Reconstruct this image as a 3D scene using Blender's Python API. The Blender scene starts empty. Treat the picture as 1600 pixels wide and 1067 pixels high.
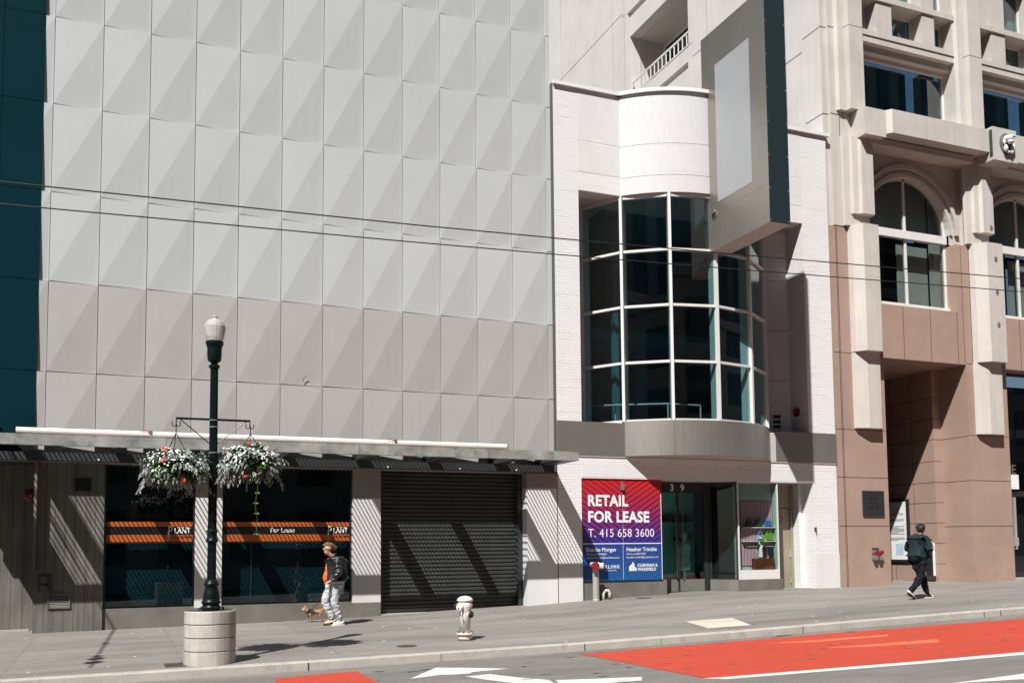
import bpy, bmesh, math, random
from mathutils import Vector, Matrix, noise
R = math.radians
sc = bpy.context.scene
COL = sc.collection
random.seed(7)

# ------------------------------------------------------------ camera, sky, sun, exposure
cam = bpy.data.cameras.new("camera")
camo = bpy.data.objects.new("camera", cam); COL.objects.link(camo)
YAW, PITCH, ROLL = R(22.369), R(4.1136), R(-0.5174)
f_ = Vector((math.sin(YAW)*math.cos(PITCH), math.cos(YAW)*math.cos(PITCH), math.sin(PITCH)))
r_ = Vector((math.cos(YAW), -math.sin(YAW), 0)); u_ = r_.cross(f_)
r2 = r_*math.cos(ROLL) + u_*math.sin(ROLL); u2 = -r_*math.sin(ROLL) + u_*math.cos(ROLL)
m = Matrix((r2, u2, -f_)).transposed().to_4x4()
m.translation = (1.4585, -20.7186, 1.5963)
camo.matrix_world = m
cam.sensor_width = 36; cam.lens = 1479.77/1600*36
cam.shift_y = (748.24-533.5)/1600
cam.clip_end = 2000
sc.camera = camo

SUN = Vector((-.563, -.575, 1)).normalized()          # towards the sun
EL = math.asin(SUN.z); AZ = math.atan2(SUN.x, SUN.y)  # azimuth clockwise from +Y
w = bpy.data.worlds.new("World"); sc.world = w; w.use_nodes = True
nt = w.node_tree; bg = nt.nodes["Background"]
sky = nt.nodes.new("ShaderNodeTexSky"); sky.sky_type = 'NISHITA'; sky.sun_disc = False
sky.sun_elevation = EL; sky.sun_rotation = AZ; sky.ozone_density = 2.0
nt.links.new(sky.outputs[0], bg.inputs[0]); bg.inputs[1].default_value = .05
sl = bpy.data.lights.new("sun", 'SUN'); sl.energy = 5.0; sl.angle = R(.5); sl.color = (1, .985, .945)
so = bpy.data.objects.new("sun", sl); COL.objects.link(so)
so.rotation_euler = (-SUN).to_track_quat('-Z', 'Y').to_euler(); so.location = (-10, -15, 30)
vs = sc.view_settings
vs.view_transform = 'Standard'; vs.look = 'None'; vs.gamma = 1; vs.use_curve_mapping = False
vs.exposure = .56
sc.cycles.max_bounces = 8; sc.cycles.diffuse_bounces = 3; sc.cycles.transparent_max_bounces = 12
sc.cycles.caustics_reflective = False; sc.cycles.caustics_refractive = False
sc.cycles.use_denoising = True
sc.cycles.sample_clamp_indirect = 4

# ------------------------------------------------------------ materials
def N(nt, t, **k):
    n = nt.nodes.new(t)
    for a, b in k.items(): setattr(n, a, b)
    return n
def math_(nt, op, a, b=None):
    n = N(nt, 'ShaderNodeMath', operation=op)
    for i, v in enumerate((a, b)):
        if v is None: continue
        if isinstance(v, (int, float)): n.inputs[i].default_value = v
        else: nt.links.new(v, n.inputs[i])
    return n.outputs[0]
def mixc(nt, fac, a, b, mode='MIX'):
    n = N(nt, 'ShaderNodeMix', data_type='RGBA', blend_type=mode)
    for k, v in ((0, fac), (6, a), (7, b)):
        if isinstance(v, (int, float)): n.inputs[k].default_value = v
        elif isinstance(v, tuple): n.inputs[k].default_value = (*v[:3], 1)
        else: nt.links.new(v, n.inputs[k])
    return n.outputs[2]
def ramp(nt, v, a, b):
    n = N(nt, 'ShaderNodeMapRange'); nt.links.new(v, n.inputs[0])
    n.inputs[1].default_value = a; n.inputs[2].default_value = b
    return n.outputs[0]
MATS = {}
def base(name):
    mt = bpy.data.materials.new(name); mt.use_nodes = True
    nt = mt.node_tree; b = nt.nodes["Principled BSDF"]
    MATS[name] = mt
    return mt, nt, b
def coord(nt, scale=(1, 1, 1), uv=False):
    t = N(nt, 'ShaderNodeTexCoord'); mp = N(nt, 'ShaderNodeMapping'); mp.inputs[3].default_value = scale
    nt.links.new(t.outputs['UV' if uv else 'Object'], mp.inputs[0]); return mp.outputs[0]
def tnoise(nt, vec, s, d=5, rough=.6):
    n = N(nt, 'ShaderNodeTexNoise'); n.inputs['Scale'].default_value = s; n.inputs['Detail'].default_value = d
    n.inputs['Roughness'].default_value = rough; nt.links.new(vec, n.inputs['Vector']); return n.outputs[0]
def bump(nt, b, h, st, dist=.01):
    n = N(nt, 'ShaderNodeBump'); n.inputs['Strength'].default_value = st; n.inputs['Distance'].default_value = dist
    nt.links.new(h, n.inputs['Height']); nt.links.new(n.outputs[0], b.inputs['Normal'])
def mat(name, c, rough=.6, metal=0, var=.08, s=1.5, fine=0, fs=60, bmp=0, streak=0, spec=.5, stain=None, sx=(1, 1, 1), cell=None):
    """Procedural surface: large blotches, fine grain, vertical streaks, optional stain colour, bump."""
    mt, nt, b = base(name)
    v = coord(nt, sx)
    n1 = ramp(nt, tnoise(nt, v, s), .3, .7)
    col = mixc(nt, n1, tuple(x*(1-var) for x in c), tuple(min(1, x*(1+var)) for x in c))
    if fine:
        n2 = ramp(nt, tnoise(nt, v, fs, 3), .3, .7)
        col = mixc(nt, n2, col, mixc(nt, 1., col, tuple([1-fine]*3), 'MULTIPLY'))
    if streak:
        n3 = ramp(nt, tnoise(nt, coord(nt, (6, 6, .35)), 1.2, 4), .45, .75)
        col = mixc(nt, math_(nt, 'MULTIPLY', n3, streak), col, stain or tuple(x*.45 for x in c))
    elif stain:
        n3 = ramp(nt, tnoise(nt, v, s*2.3, 6, .7), .52, .75)
        col = mixc(nt, n3, col, stain)
    if cell:                                                 # each panel of a grid a slightly different tone
        sp = N(nt, 'ShaderNodeSeparateXYZ'); t2 = N(nt, 'ShaderNodeTexCoord'); nt.links.new(t2.outputs['Object'], sp.inputs[0])
        cb = N(nt, 'ShaderNodeCombineXYZ')
        for k, (wd, of) in enumerate(((cell[0], cell[2]), (cell[1], cell[3]))):
            nt.links.new(math_(nt, 'FLOOR', math_(nt, 'DIVIDE', math_(nt, 'ADD', sp.outputs[0 if k == 0 else 2], of), wd)), cb.inputs[k])
        wn = N(nt, 'ShaderNodeTexWhiteNoise'); nt.links.new(cb.outputs[0], wn.inputs[0])
        col = mixc(nt, math_(nt, 'MULTIPLY', wn.outputs[0], .10), col, tuple(x*.55 for x in c))
    nt.links.new(col, b.inputs['Base Color'])
    b.inputs['Roughness'].default_value = rough; b.inputs['Metallic'].default_value = metal
    b.inputs['Specular IOR Level'].default_value = spec
    if bmp: bump(nt, b, tnoise(nt, v, fs, 4), bmp, .01)
    return mt
def brick_mat(name, c, soldier=False, mo=.8):
    mt, nt, b = base(name)
    v = coord(nt, (1, 1, 1), True)
    br = N(nt, 'ShaderNodeTexBrick'); nt.links.new(v, br.inputs['Vector'])
    br.inputs['Scale'].default_value = 1; br.inputs['Mortar Size'].default_value = .005
    br.inputs['Mortar Smooth'].default_value = .6
    br.inputs['Brick Width'].default_value = .075 if soldier else .24; br.inputs['Row Height'].default_value = .225 if soldier else .075
    if soldier: br.offset = 0.0
    br.inputs['Color1'].default_value = (*c, 1); br.inputs['Color2'].default_value = (*[x*.95 for x in c], 1)
    br.inputs['Mortar'].default_value = (*[x*mo for x in c], 1)
    # some courses have open, darker joints
    nb = ramp(nt, tnoise(nt, coord(nt, (.35, 5, 1), True), 2.2, 3), .53, .62)
    dark = math_(nt, 'MULTIPLY', br.outputs['Fac'], math_(nt, 'MULTIPLY', nb, .55 if not soldier else .12))
    col = mixc(nt, dark, br.outputs['Color'], (.12, .10, .10))
    n2 = ramp(nt, tnoise(nt, coord(nt), .8, 6), .3, .75)
    col = mixc(nt, math_(nt, 'MULTIPLY', n2, .14), col, (.55, .50, .49))
    nt.links.new(col, b.inputs['Base Color']); b.inputs['Roughness'].default_value = .6
    h = math_(nt, 'ADD', math_(nt, 'MULTIPLY', br.outputs['Fac'], -1.), math_(nt, 'MULTIPLY', tnoise(nt, coord(nt), 40, 3), .5))
    bump(nt, b, h, .22 if soldier else .45, .006)
    return mt
def jointed(name, c, jw, jh, jc=(.02, .015, .012), var=.07, off=0.0, fine=.12, rough=.55, lw=.008, stain=None):
    """Stone slabs: UV brick pattern used only for the thin joints."""
    mt, nt, b = base(name)
    v = coord(nt, (1, 1, 1), True)
    br = N(nt, 'ShaderNodeTexBrick'); nt.links.new(v, br.inputs['Vector']); br.offset = off
    br.inputs['Scale'].default_value = 1; br.inputs['Mortar Size'].default_value = lw; br.inputs['Mortar Smooth'].default_value = .1
    br.inputs['Brick Width'].default_value = jw; br.inputs['Row Height'].default_value = jh
    br.inputs['Color1'].default_value = (*[x*(1+var) for x in c], 1); br.inputs['Color2'].default_value = (*[x*(1-var) for x in c], 1)
    br.inputs['Mortar'].default_value = (*jc, 1)
    col = br.outputs['Color']
    n1 = ramp(nt, tnoise(nt, coord(nt), 90, 2), .35, .65)
    col = mixc(nt, math_(nt, 'MULTIPLY', n1, fine), col, tuple(x*.3 for x in c))
    n2 = ramp(nt, tnoise(nt, coord(nt), 1.3, 5), .35, .7)
    col = mixc(nt, math_(nt, 'MULTIPLY', n2, .3), col, stain or tuple(x*.62 for x in c))
    nt.links.new(col, b.inputs['Base Color']); b.inputs['Roughness'].default_value = rough
    bump(nt, b, math_(nt, 'MULTIPLY', br.outputs['Fac'], -1.), .5, .01)
    return mt
def glass_mat(name, tint, refl=.10, rough=.0):
    mt, nt, b = base(name); nt.nodes.remove(b)
    out = nt.nodes["Material Output"]
    tr = N(nt, 'ShaderNodeBsdfTransparent'); tr.inputs[0].default_value = (*tint, 1)
    gl = N(nt, 'ShaderNodeBsdfGlossy'); gl.inputs['Roughness'].default_value = rough; gl.inputs[0].default_value = (.9, .95, .95, 1)
    lwt = N(nt, 'ShaderNodeLayerWeight'); lwt.inputs[0].default_value = .5
    fac = math_(nt, 'ADD', math_(nt, 'MULTIPLY', math_(nt, 'POWER', lwt.outputs['Facing'], 4.5), 1-refl), refl)
    mx = N(nt, 'ShaderNodeMixShader'); nt.links.new(fac, mx.inputs[0]); nt.links.new(tr.outputs[0], mx.inputs[1]); nt.links.new(gl.outputs[0], mx.inputs[2])
    nt.links.new(mx.outputs[0], out.inputs[0])
    return mt
def steel_mat(name, c, rough=.3, aniso=(1, 1, 60), metal=1.):
    mt, nt, b = base(name)
    v = coord(nt, aniso)
    n = tnoise(nt, v, 2, 4)
    n2 = ramp(nt, tnoise(nt, coord(nt, (1, 1, .5)), .9, 4), .3, .7)
    col = mixc(nt, n2, tuple(x*.86 for x in c), c)
    nt.links.new(col, b.inputs['Base Color']); b.inputs['Metallic'].default_value = metal
    rr = N(nt, 'ShaderNodeMapRange'); nt.links.new(n, rr.inputs[0]); rr.inputs[3].default_value = rough*.75; rr.inputs[4].default_value = rough*1.35
    nt.links.new(rr.outputs[0], b.inputs['Roughness']); bump(nt, b, n, .05, .002)
    return mt

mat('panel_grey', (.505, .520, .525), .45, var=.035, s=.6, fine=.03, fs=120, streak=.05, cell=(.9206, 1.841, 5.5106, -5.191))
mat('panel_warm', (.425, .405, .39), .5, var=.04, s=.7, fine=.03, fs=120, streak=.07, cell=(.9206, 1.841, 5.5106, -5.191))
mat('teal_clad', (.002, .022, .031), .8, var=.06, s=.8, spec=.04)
mat('dark_gap', (.03, .04, .04), .7)
mat('flashing', (.06, .075, .07), .5)
mat('white_paint', (.74, .72, .71), .5, var=.03, fine=.04)
mat('white_stone', (.70, .68, .675), .55, var=.05, fine=.06, streak=.12)
mat('grey_render', (.36, .345, .335), .6, var=.06, streak=.2)
mat('pier_stone', (.62, .60, .59), .55, var=.04, fine=.05)
mat('cap_metal', (.30, .265, .235), .4, var=.06)
mat('concrete_fascia', (.27, .27, .255), .6, var=.45, s=1.7, fine=.1, stain=(.075, .08, .078), bmp=.1)
mat('dark_steel', (.03, .036, .037), .45, var=.1)
mat('soffit_tan', (.36, .32, .26), .7)
mat('tube_white', (.78, .70, .65), .45, var=.05)
mat('plinth_stone', (.16, .15, .13), .55, var=.18, s=2, fine=.15, fs=90)
mat('wood_board', (.15, .142, .128), .75, var=.25, s=1.2, streak=.6, stain=(.045, .043, .04), spec=.15)
mat('shutter', (.052, .056, .053), .38, var=.2, s=3, fine=.1)
mat('orange_film', (.41, .088, .016), .5, var=.05)
mat('black_film', (.008, .009, .010), .35)
mat('paper_dark', (.035, .12, .15), .9, var=.35, s=1.0)
mat('tower_room', (.05, .17, .19), .9, var=.25, s=.5)
mat('room_dark', (.012, .014, .014), .9)
mat('text_white', (.8, .8, .8), .5, var=.0)
mat('text_dark', (.02, .018, .015), .5, var=.0)
brick_mat('white_brick', (.76, .745, .75)); brick_mat('white_soldier', (.58, .57, .575), True, .93); brick_mat('white_upright', (.70, .685, .69), True, .91)
mat('soffit_paint', (.55, .50, .47), .6, var=.06, s=1.2, fine=.1, fs=25)
mat('mullion', (.66, .645, .62), .35, var=.03)
mat('metal_panel', (.80, .80, .78), .38, .55, var=.04, s=.6)
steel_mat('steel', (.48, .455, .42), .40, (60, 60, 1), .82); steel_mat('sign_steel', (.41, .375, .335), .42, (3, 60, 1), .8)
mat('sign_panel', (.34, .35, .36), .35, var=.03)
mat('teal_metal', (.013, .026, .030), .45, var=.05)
glass_mat('glass_tower', (.40, .60, .62), .15); glass_mat('glass_shop', (.55, .62, .62), .05); glass_mat('glass_door', (.76, .95, .92), .05); glass_mat('glass_clear', (.9, .94, .93), .04)
mat('beige_stone', (.60, .555, .515), .65, var=.09, s=1.1, fine=.24, fs=70, streak=.42, stain=(.40, .345, .285), bmp=.12)
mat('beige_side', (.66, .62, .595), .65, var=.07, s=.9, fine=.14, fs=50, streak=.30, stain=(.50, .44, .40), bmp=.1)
jointed('granite', (.41, .268, .205), 40, 2.36, var=.03); jointed('granite_tile', (.41, .268, .205), .82, .95, var=.07)
mat('granite_band', (.41, .285, .232), .5, var=.10, s=.9, fine=.28, fs=85, stain=(.34, .215, .16))
mat('joint', (.035, .024, .02), .8)
mat('window_frame', (.70, .68, .66), .4)
mat('dark_frame', (.02, .022, .024), .4)
mat('curtain_and_reflection', (.42, .43, .40), .8)
mat('asphalt', (.20, .185, .168), .85, var=.22, s=1.1, fine=.45, fs=75, bmp=.3, stain=(.125, .115, .105), sx=(.45, 1.6, 1))
mat('asphalt_tar', (.05, .05, .05), .8)
def worn(name, c, c2, amount, s):
    mt, nt, b = base(name); v = coord(nt, (.5, 1.4, 1))
    col = mixc(nt, ramp(nt, tnoise(nt, coord(nt, (.22, 1.5, 1)), 1.4, 5, .65), .3, .72), c, c2)
    col = mixc(nt, math_(nt, 'MULTIPLY', ramp(nt, tnoise(nt, coord(nt), 70, 3), .35, .7), .3), col, tuple(x*.35 for x in c))
    col = mixc(nt, math_(nt, 'MULTIPLY', ramp(nt, tnoise(nt, coord(nt, (.06, 2.4, 1)), 1.3, 3), .52, .66), .28), col, tuple(x*.4+.03 for x in c))
    hole = math_(nt, 'MULTIPLY', ramp(nt, tnoise(nt, v, s, 8, .75), amount, amount+.05), .85)
    col = mixc(nt, hole, col, (.17, .155, .14))
    nt.links.new(col, b.inputs['Base Color']); b.inputs['Roughness'].default_value = .72; bump(nt, b, tnoise(nt, coord(nt), 75, 4), .3, .008)
worn('red_worn', (.50, .046, .016), (.40, .045, .02), .61, 6.5); worn('white_worn', (.68, .65, .62), (.60, .57, .54), .60, 7)
def sidewalk_mat():
    mt, nt, b = base('sidewalk')
    v = coord(nt)
    br = N(nt, 'ShaderNodeTexBrick'); nt.links.new(v, br.inputs['Vector']); br.offset = 0
    br.inputs['Scale'].default_value = 1; br.inputs['Mortar Size'].default_value = .007; br.inputs['Mortar Smooth'].default_value = .3
    br.inputs['Brick Width'].default_value = 2.3; br.inputs['Row Height'].default_value = 1.62
    br.inputs['Color1'].default_value = (.225, .206, .186, 1); br.inputs['Color2'].default_value = (.172, .157, .142, 1); br.inputs['Mortar'].default_value = (.075, .068, .06, 1)
    col = br.outputs['Color']
    n1 = ramp(nt, tnoise(nt, coord(nt, (.35, 1, 1)), 1.1, 7, .65), .35, .7)
    col = mixc(nt, math_(nt, 'MULTIPLY', n1, .7), col, (.31, .285, .255))
    n4 = ramp(nt, tnoise(nt, coord(nt, (.25, 1.2, 1)), .9, 4), .5, .75)
    col = mixc(nt, math_(nt, 'MULTIPLY', n4, .8), col, (.115, .105, .095))
    n5 = ramp(nt, tnoise(nt, coord(nt, (.12, 2.2, 1)), 2.2, 6, .7), .48, .68)
    col = mixc(nt, math_(nt, 'MULTIPLY', n5, .45), col, (.12, .11, .10))
    vg = N(nt, 'ShaderNodeTexVoronoi'); vg.inputs['Scale'].default_value = 1.9; vg.inputs['Randomness'].default_value = 1; nt.links.new(coord(nt, (1.0, 1.13, 1)), vg.inputs['Vector'])
    col = mixc(nt, math_(nt, 'MULTIPLY', math_(nt, 'LESS_THAN', vg.outputs['Distance'], .055), .6), col, (.07, .063, .058))
    n2 = ramp(nt, tnoise(nt, v, 140, 2), .3, .7); col = mixc(nt, math_(nt, 'MULTIPLY', n2, .25), col, (.08, .07, .065))
    vo = N(nt, 'ShaderNodeTexVoronoi'); vo.inputs['Scale'].default_value = 2.6; nt.links.new(v, vo.inputs['Vector'])
    sp = math_(nt, 'LESS_THAN', vo.outputs['Distance'], .07)
    gate = ramp(nt, tnoise(nt, v, .6, 2), .46, .52)
    col = mixc(nt, math_(nt, 'MULTIPLY', sp, gate), col, (.80, .77, .73))
    nt.links.new(col, b.inputs['Base Color']); b.inputs['Roughness'].default_value = .8
    bump(nt, b, tnoise(nt, v, 120, 3), .15, .008)
sidewalk_mat()
mat('kerb', (.40, .37, .33), .75, var=.1, s=2.5, fine=.15, fs=80, stain=(.26, .24, .21), bmp=.1)
mat('plate', (.50, .44, .36), .8, var=.12)
mat('red_paint', (.46, .06, .026), .7, var=.22, s=1.0, fine=.3, fs=85, stain=(.34, .058, .035), sx=(.3, 1.5, 1))
mat('red_patch', (.56, .12, .05), .7, var=.1)
mat('white_mark', (.66, .63, .60), .65, var=.05, s=4, fine=.2, fs=80, stain=(.55, .51, .47))
mat('lamp_green', (.004, .008, .009), .36, var=.15, s=4, spec=.22)
mat('silver_band', (.35, .37, .37), .35, .6)
mat('planter_conc', (.47, .43, .385), .75, var=.16, s=3, fine=.15, fs=60, streak=.6, stain=(.17, .155, .14), bmp=.15)
mat('globe', (.86, .85, .80), .18, var=.06, s=8)
MATS['globe'].node_tree.nodes['Principled BSDF'].inputs['Transmission Weight'].default_value = .55
mat('leaf_silver', (.28, .30, .275), .7, var=.15, s=9); mat('leaf_green', (.045, .12, .02), .6, var=.3, s=6); mat('leaf_vine', (.10, .17, .035), .6); mat('leaf_lime', (.18, .26, .03), .6, var=.2)
mat('flower_white', (.74, .74, .75), .6, var=.04); mat('flower_red', (.60, .045, .03), .6)
mat('coir', (.10, .075, .05), .9)
mat('hydrant_white', (.72, .68, .64), .5, var=.07, s=8, fine=.10, stain=(.46, .38, .31))
mat('rust', (.16, .085, .05), .8, var=.25, s=15); mat('hyd_black', (.025, .025, .025), .5)
mat('skin', (.50, .27, .17), .55, var=.05); mat('skin_tan', (.40, .20, .11), .55, var=.05)
mat('hair_brown', (.10, .055, .028), .6, var=.6, s=22, stain=(.42, .27, .13)); mat('hair_black', (.008, .007, .007), .5)
mat('puffer_black', (.016, .018, .021), .38, var=.3, s=12); mat('orange_cloth', (.75, .13, .02), .7, var=.12, s=10)
mat('jogger_grey', (.46, .46, .48), .85, var=.12, s=9, fine=.1, fs=90); mat('teal_jacket', (.013, .026, .031), .8, var=.25, s=8, spec=.2); mat('black_trouser', (.006, .009, .011), .8, var=.25, s=8, spec=.15)
mat('shoe_white', (.66, .62, .56), .5); mat('shoe_black', (.015, .015, .015), .5); mat('shoe_yellow', (.55, .40, .06), .5); mat('shoe_red', (.35, .03, .03), .5)
mat('dog_tan', (.36, .17, .065), .85, var=.18, s=14); mat('dog_white', (.62, .56, .50), .8); mat('harness', (.02, .018, .018), .7)
mat('leash', (.06, .05, .05), .6); mat('bag_white', (.62, .60, .55), .6)
mat('wire', (.012, .014, .015), .5); mat('insulator', (.02, .02, .02), .5)
mat('red_enamel', (.11, .012, .012), .35); mat('red_cap', (.28, .018, .018), .4); mat('galv', (.42, .40, .36), .45, .3, var=.12); mat('white_cap', (.65, .63, .58), .5)
mat('plaque', (.025, .025, .026), .4); mat('plaque_mark', (.006, .006, .006), .6)
mat('chrome', (.6, .58, .55), .2, 1.0, var=.1)
mat('door_beige', (.30, .26, .185), .55, var=.12, s=1.5, streak=.4, stain=(.14, .12, .085)); mat('scribble', (.12, .10, .075), .7); mat('sticker_blue', (.07, .16, .25), .5)
mat('iron', (.045, .042, .04), .6, var=.2, s=8)
mat('pink', (.72, .46, .56), .6, var=.04); mat('plum', (.05, .018, .022), .6); mat('mint', (.34, .46, .42), .6, var=.06)
mat('bag_blue', (.03, .17, .45), .5); mat('bag_lightblue', (.25, .45, .62), .5); mat('bag_green', (.13, .42, .02), .5); mat('bag_darkred', (.12, .012, .015), .5); mat('bag_darkgreen', (.02, .06, .02), .5)
mat('walnut', (.10, .035, .012), .3, var=.6, s=3, stain=(.30, .11, .03)); mat('pale_wood', (.48, .35, .24), .5); mat('garment', (.008, .009, .012), .8); mat('shop_floor', (.55, .55, .53), .5, var=.1)
mat('teal_wall', (.40, .74, .68), .7, var=.1); mat('shelf_dark', (.02, .025, .022), .6)
mat('paper_white', (.74, .74, .73), .5); mat('map_blue', (.40, .55, .68), .5, var=.25, s=14); mat('text_grey', (.25, .25, .25), .6)
mat('brass', (.55, .42, .25), .35, .8)
mat('opp_wall', (.42, .40, .37), .8, var=.1, s=.4); mat('opp_dark', (.20, .20, .195), .8, var=.1, s=.4); mat('opp_glass', (.02, .03, .035), .1)
mat('ground', (.15, .14, .13), .9)
def lease_mat():
    """Printed banner: red to blue print with diagonal violet stripes (a print, not shading)."""
    mt, nt, b = base('lease_print')
    t = N(nt, 'ShaderNodeTexCoord'); s = N(nt, 'ShaderNodeSeparateXYZ'); nt.links.new(t.outputs['Object'], s.inputs[0])
    x, z = s.outputs[0], s.outputs[2]              # local: x -1.13..1.13, z 0..2.52
    cr = N(nt, 'ShaderNodeValToRGB'); e = cr.color_ramp.elements
    nt.links.new(math_(nt, 'DIVIDE', z, 2.52), cr.inputs[0])
    e[0].position = 0; e[0].color = (.008, .085, .25, 1); e[1].position = .34; e[1].color = (.018, .045, .22, 1)
    for p, c in ((.40, (.05, .025, .22, 1)), (.60, (.20, .022, .10, 1)), (.78, (.40, .02, .03, 1)), (1, (.52, .018, .016, 1))):
        k = e.new(p); k.color = c
    u = math_(nt, 'ADD', math_(nt, 'MULTIPLY', math_(nt, 'ABSOLUTE', x), .62), math_(nt, 'MULTIPLY', z, -1.0))
    fr = math_(nt, 'FRACT', math_(nt, 'MULTIPLY', u, 7.2))
    st = math_(nt, 'LESS_THAN', fr, .28)
    c2 = N(nt, 'ShaderNodeValToRGB'); e = c2.color_ramp.elements; nt.links.new(math_(nt, 'DIVIDE', z, 2.52), c2.inputs[0])
    e[0].position = 0; e[0].color = (.012, .10, .30, 1); e[1].position = 1; e[1].color = (.25, .008, .02, 1)
    for p, c in ((.36, (.03, .05, .28, 1)), (.38, (.012, .008, .10, 1)), (.62, (.03, .006, .10, 1)), (.82, (.09, .008, .05, 1))):
        k = e.new(p); k.color = c
    nt.links.new(mixc(nt, st, cr.outputs[0], c2.outputs[0]), b.inputs['Base Color']); b.inputs['Roughness'].default_value = .4
lease_mat()

# ------------------------------------------------------------ mesh helpers
ORG = {}
def org(o): return ORG.get(o.name, Vector((0, 0, 0)))
class MB:
    def __init__(s): s.v = []; s.f = []; s.m = []; s.uv = {}; s.cur = 0
    def mt(s, i): s.cur = i; return s
    def face(s, pts, uv=None):
        i = len(s.v); s.v += [Vector(p) for p in pts]; s.f.append(list(range(i, i+len(pts)))); s.m.append(s.cur)
        if uv: s.uv[len(s.f)-1] = uv
    def box(s, x0, x1, y0, y1, z0, z1, skip=''):
        p = [(x0, y0, z0), (x1, y0, z0), (x1, y1, z0), (x0, y1, z0), (x0, y0, z1), (x1, y0, z1), (x1, y1, z1), (x0, y1, z1)]
        for k, q in dict(b=(3, 2, 1, 0), t=(4, 5, 6, 7), f=(0, 1, 5, 4), r=(1, 2, 6, 5), k=(2, 3, 7, 6), l=(3, 0, 4, 7)).items():
            if k not in skip: s.face([p[i] for i in q])
        return s
    def prism(s, poly, z0, z1, cap=True):
        """poly: plan points counter-clockwise seen from above"""
        n = len(poly)
        for i in range(n):
            a, b = poly[i], poly[(i+1) % n]
            s.face([(a[0], a[1], z0), (b[0], b[1], z0), (b[0], b[1], z1), (a[0], a[1], z1)])
        if cap:
            s.face([(p[0], p[1], z1) for p in poly]); s.face([(p[0], p[1], z0) for p in reversed(poly)])
        return s
    def extr(s, poly, d0, d1, fn):
        """poly (u,v) extruded from d0 to d1; fn(u,v,d) -> xyz"""
        n = len(poly)
        for i in range(n):
            a, b = poly[i], poly[(i+1) % n]
            s.face([fn(*a, d0), fn(*b, d0), fn(*b, d1), fn(*a, d1)])
        s.face([fn(*p, d1) for p in poly]); s.face([fn(*p, d0) for p in reversed(poly)])
        return s
    def wall(s, u0, u1, v0, v1, d0, d1, holes, fn):
        """slab with rectangular holes (ua,ub,va,vb); fn(u,v,d) -> xyz, d0 = front"""
        us = sorted({u0, u1, *[min(max(h[i], u0), u1) for h in holes for i in (0, 1)]})
        vv = sorted({v0, v1, *[min(max(h[i], v0), v1) for h in holes for i in (2, 3)]})
        def solid(i, j):
            if i < 0 or j < 0 or i >= len(us)-1 or j >= len(vv)-1: return False
            a, b = (us[i]+us[i+1])/2, (vv[j]+vv[j+1])/2
            return not any(h[0] < a < h[1] and h[2] < b < h[3] for h in holes)
        for i in range(len(us)-1):
            for j in range(len(vv)-1):
                if not solid(i, j): continue
                a, b, c, d = us[i], us[i+1], vv[j], vv[j+1]
                s.face([fn(a, c, d0), fn(b, c, d0), fn(b, d, d0), fn(a, d, d0)])
                s.face([fn(a, d, d1), fn(b, d, d1), fn(b, c, d1), fn(a, c, d1)])
                if not solid(i-1, j): s.face([fn(a, c, d1), fn(a, c, d0), fn(a, d, d0), fn(a, d, d1)])
                if not solid(i+1, j): s.face([fn(b, c, d0), fn(b, c, d1), fn(b, d, d1), fn(b, d, d0)])
                if not solid(i, j-1): s.face([fn(a, c, d1), fn(b, c, d1), fn(b, c, d0), fn(a, c, d0)])
                if not solid(i, j+1): s.face([fn(a, d, d0), fn(b, d, d0), fn(b, d, d1), fn(a, d, d1)])
        return s
    def lathe(s, c, prof, n=24, flute=None, cap=True):
        """prof list of (r,z); flute(z)->depth"""
        rings = []
        for r, z in prof:
            ring = []
            for i in range(n):
                a = 2*math.pi*i/n
                rr = r
                if flute and i % 2: rr = r*(1-flute(z))
                ring.append((c[0]+rr*math.cos(a), c[1]+rr*math.sin(a), c[2]+z))
            rings.append(ring)
        for a, b in zip(rings, rings[1:]):
            for i in range(n): s.face([a[i], a[(i+1) % n], b[(i+1) % n], b[i]])
        if cap: s.face(list(reversed(rings[0]))); s.face(rings[-1])
        return s
    def tube(s, path, r, n=6, cap=True):
        path = [Vector(p) for p in path]; rs = r if isinstance(r, (list, tuple)) else [r]*len(path)
        rings = []; prev = None
        for i, p in enumerate(path):
            t = (path[min(i+1, len(path)-1)]-path[max(i-1, 0)]).normalized()
            if prev is None: a = t.cross(Vector((0, 0, 1))); a = a if a.length > .1 else t.cross(Vector((1, 0, 0)))
            else: a = prev - t*prev.dot(t)
            a.normalize(); prev = a; b = t.cross(a)
            rings.append([p+(a*math.cos(2*math.pi*k/n)+b*math.sin(2*math.pi*k/n))*rs[i] for k in range(n)])
        for a, b in zip(rings, rings[1:]):
            for i in range(n): s.face([a[i], b[i], b[(i+1) % n], a[(i+1) % n]][::-1])
        if cap: s.face(rings[0][::-1]); s.face(rings[-1])
        return s
    def ball(s, c, r, nu=10, nv=7, sc3=(1, 1, 1)):
        pts = [[Vector((c[0]+r*sc3[0]*math.sin(math.pi*j/nv)*math.cos(2*math.pi*i/nu), c[1]+r*sc3[1]*math.sin(math.pi*j/nv)*math.sin(2*math.pi*i/nu), c[2]-r*sc3[2]*math.cos(math.pi*j/nv))) for i in range(nu)] for j in range(nv+1)]
        for j in range(nv):
            for i in range(nu):
                q = [pts[j][i], pts[j][(i+1) % nu], pts[j+1][(i+1) % nu], pts[j+1][i]]
                if j == 0: q = [q[0], q[2], q[3]]
                elif j == nv-1: q = [q[0], q[1], q[2]]
                s.face(q)
        return s
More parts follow.
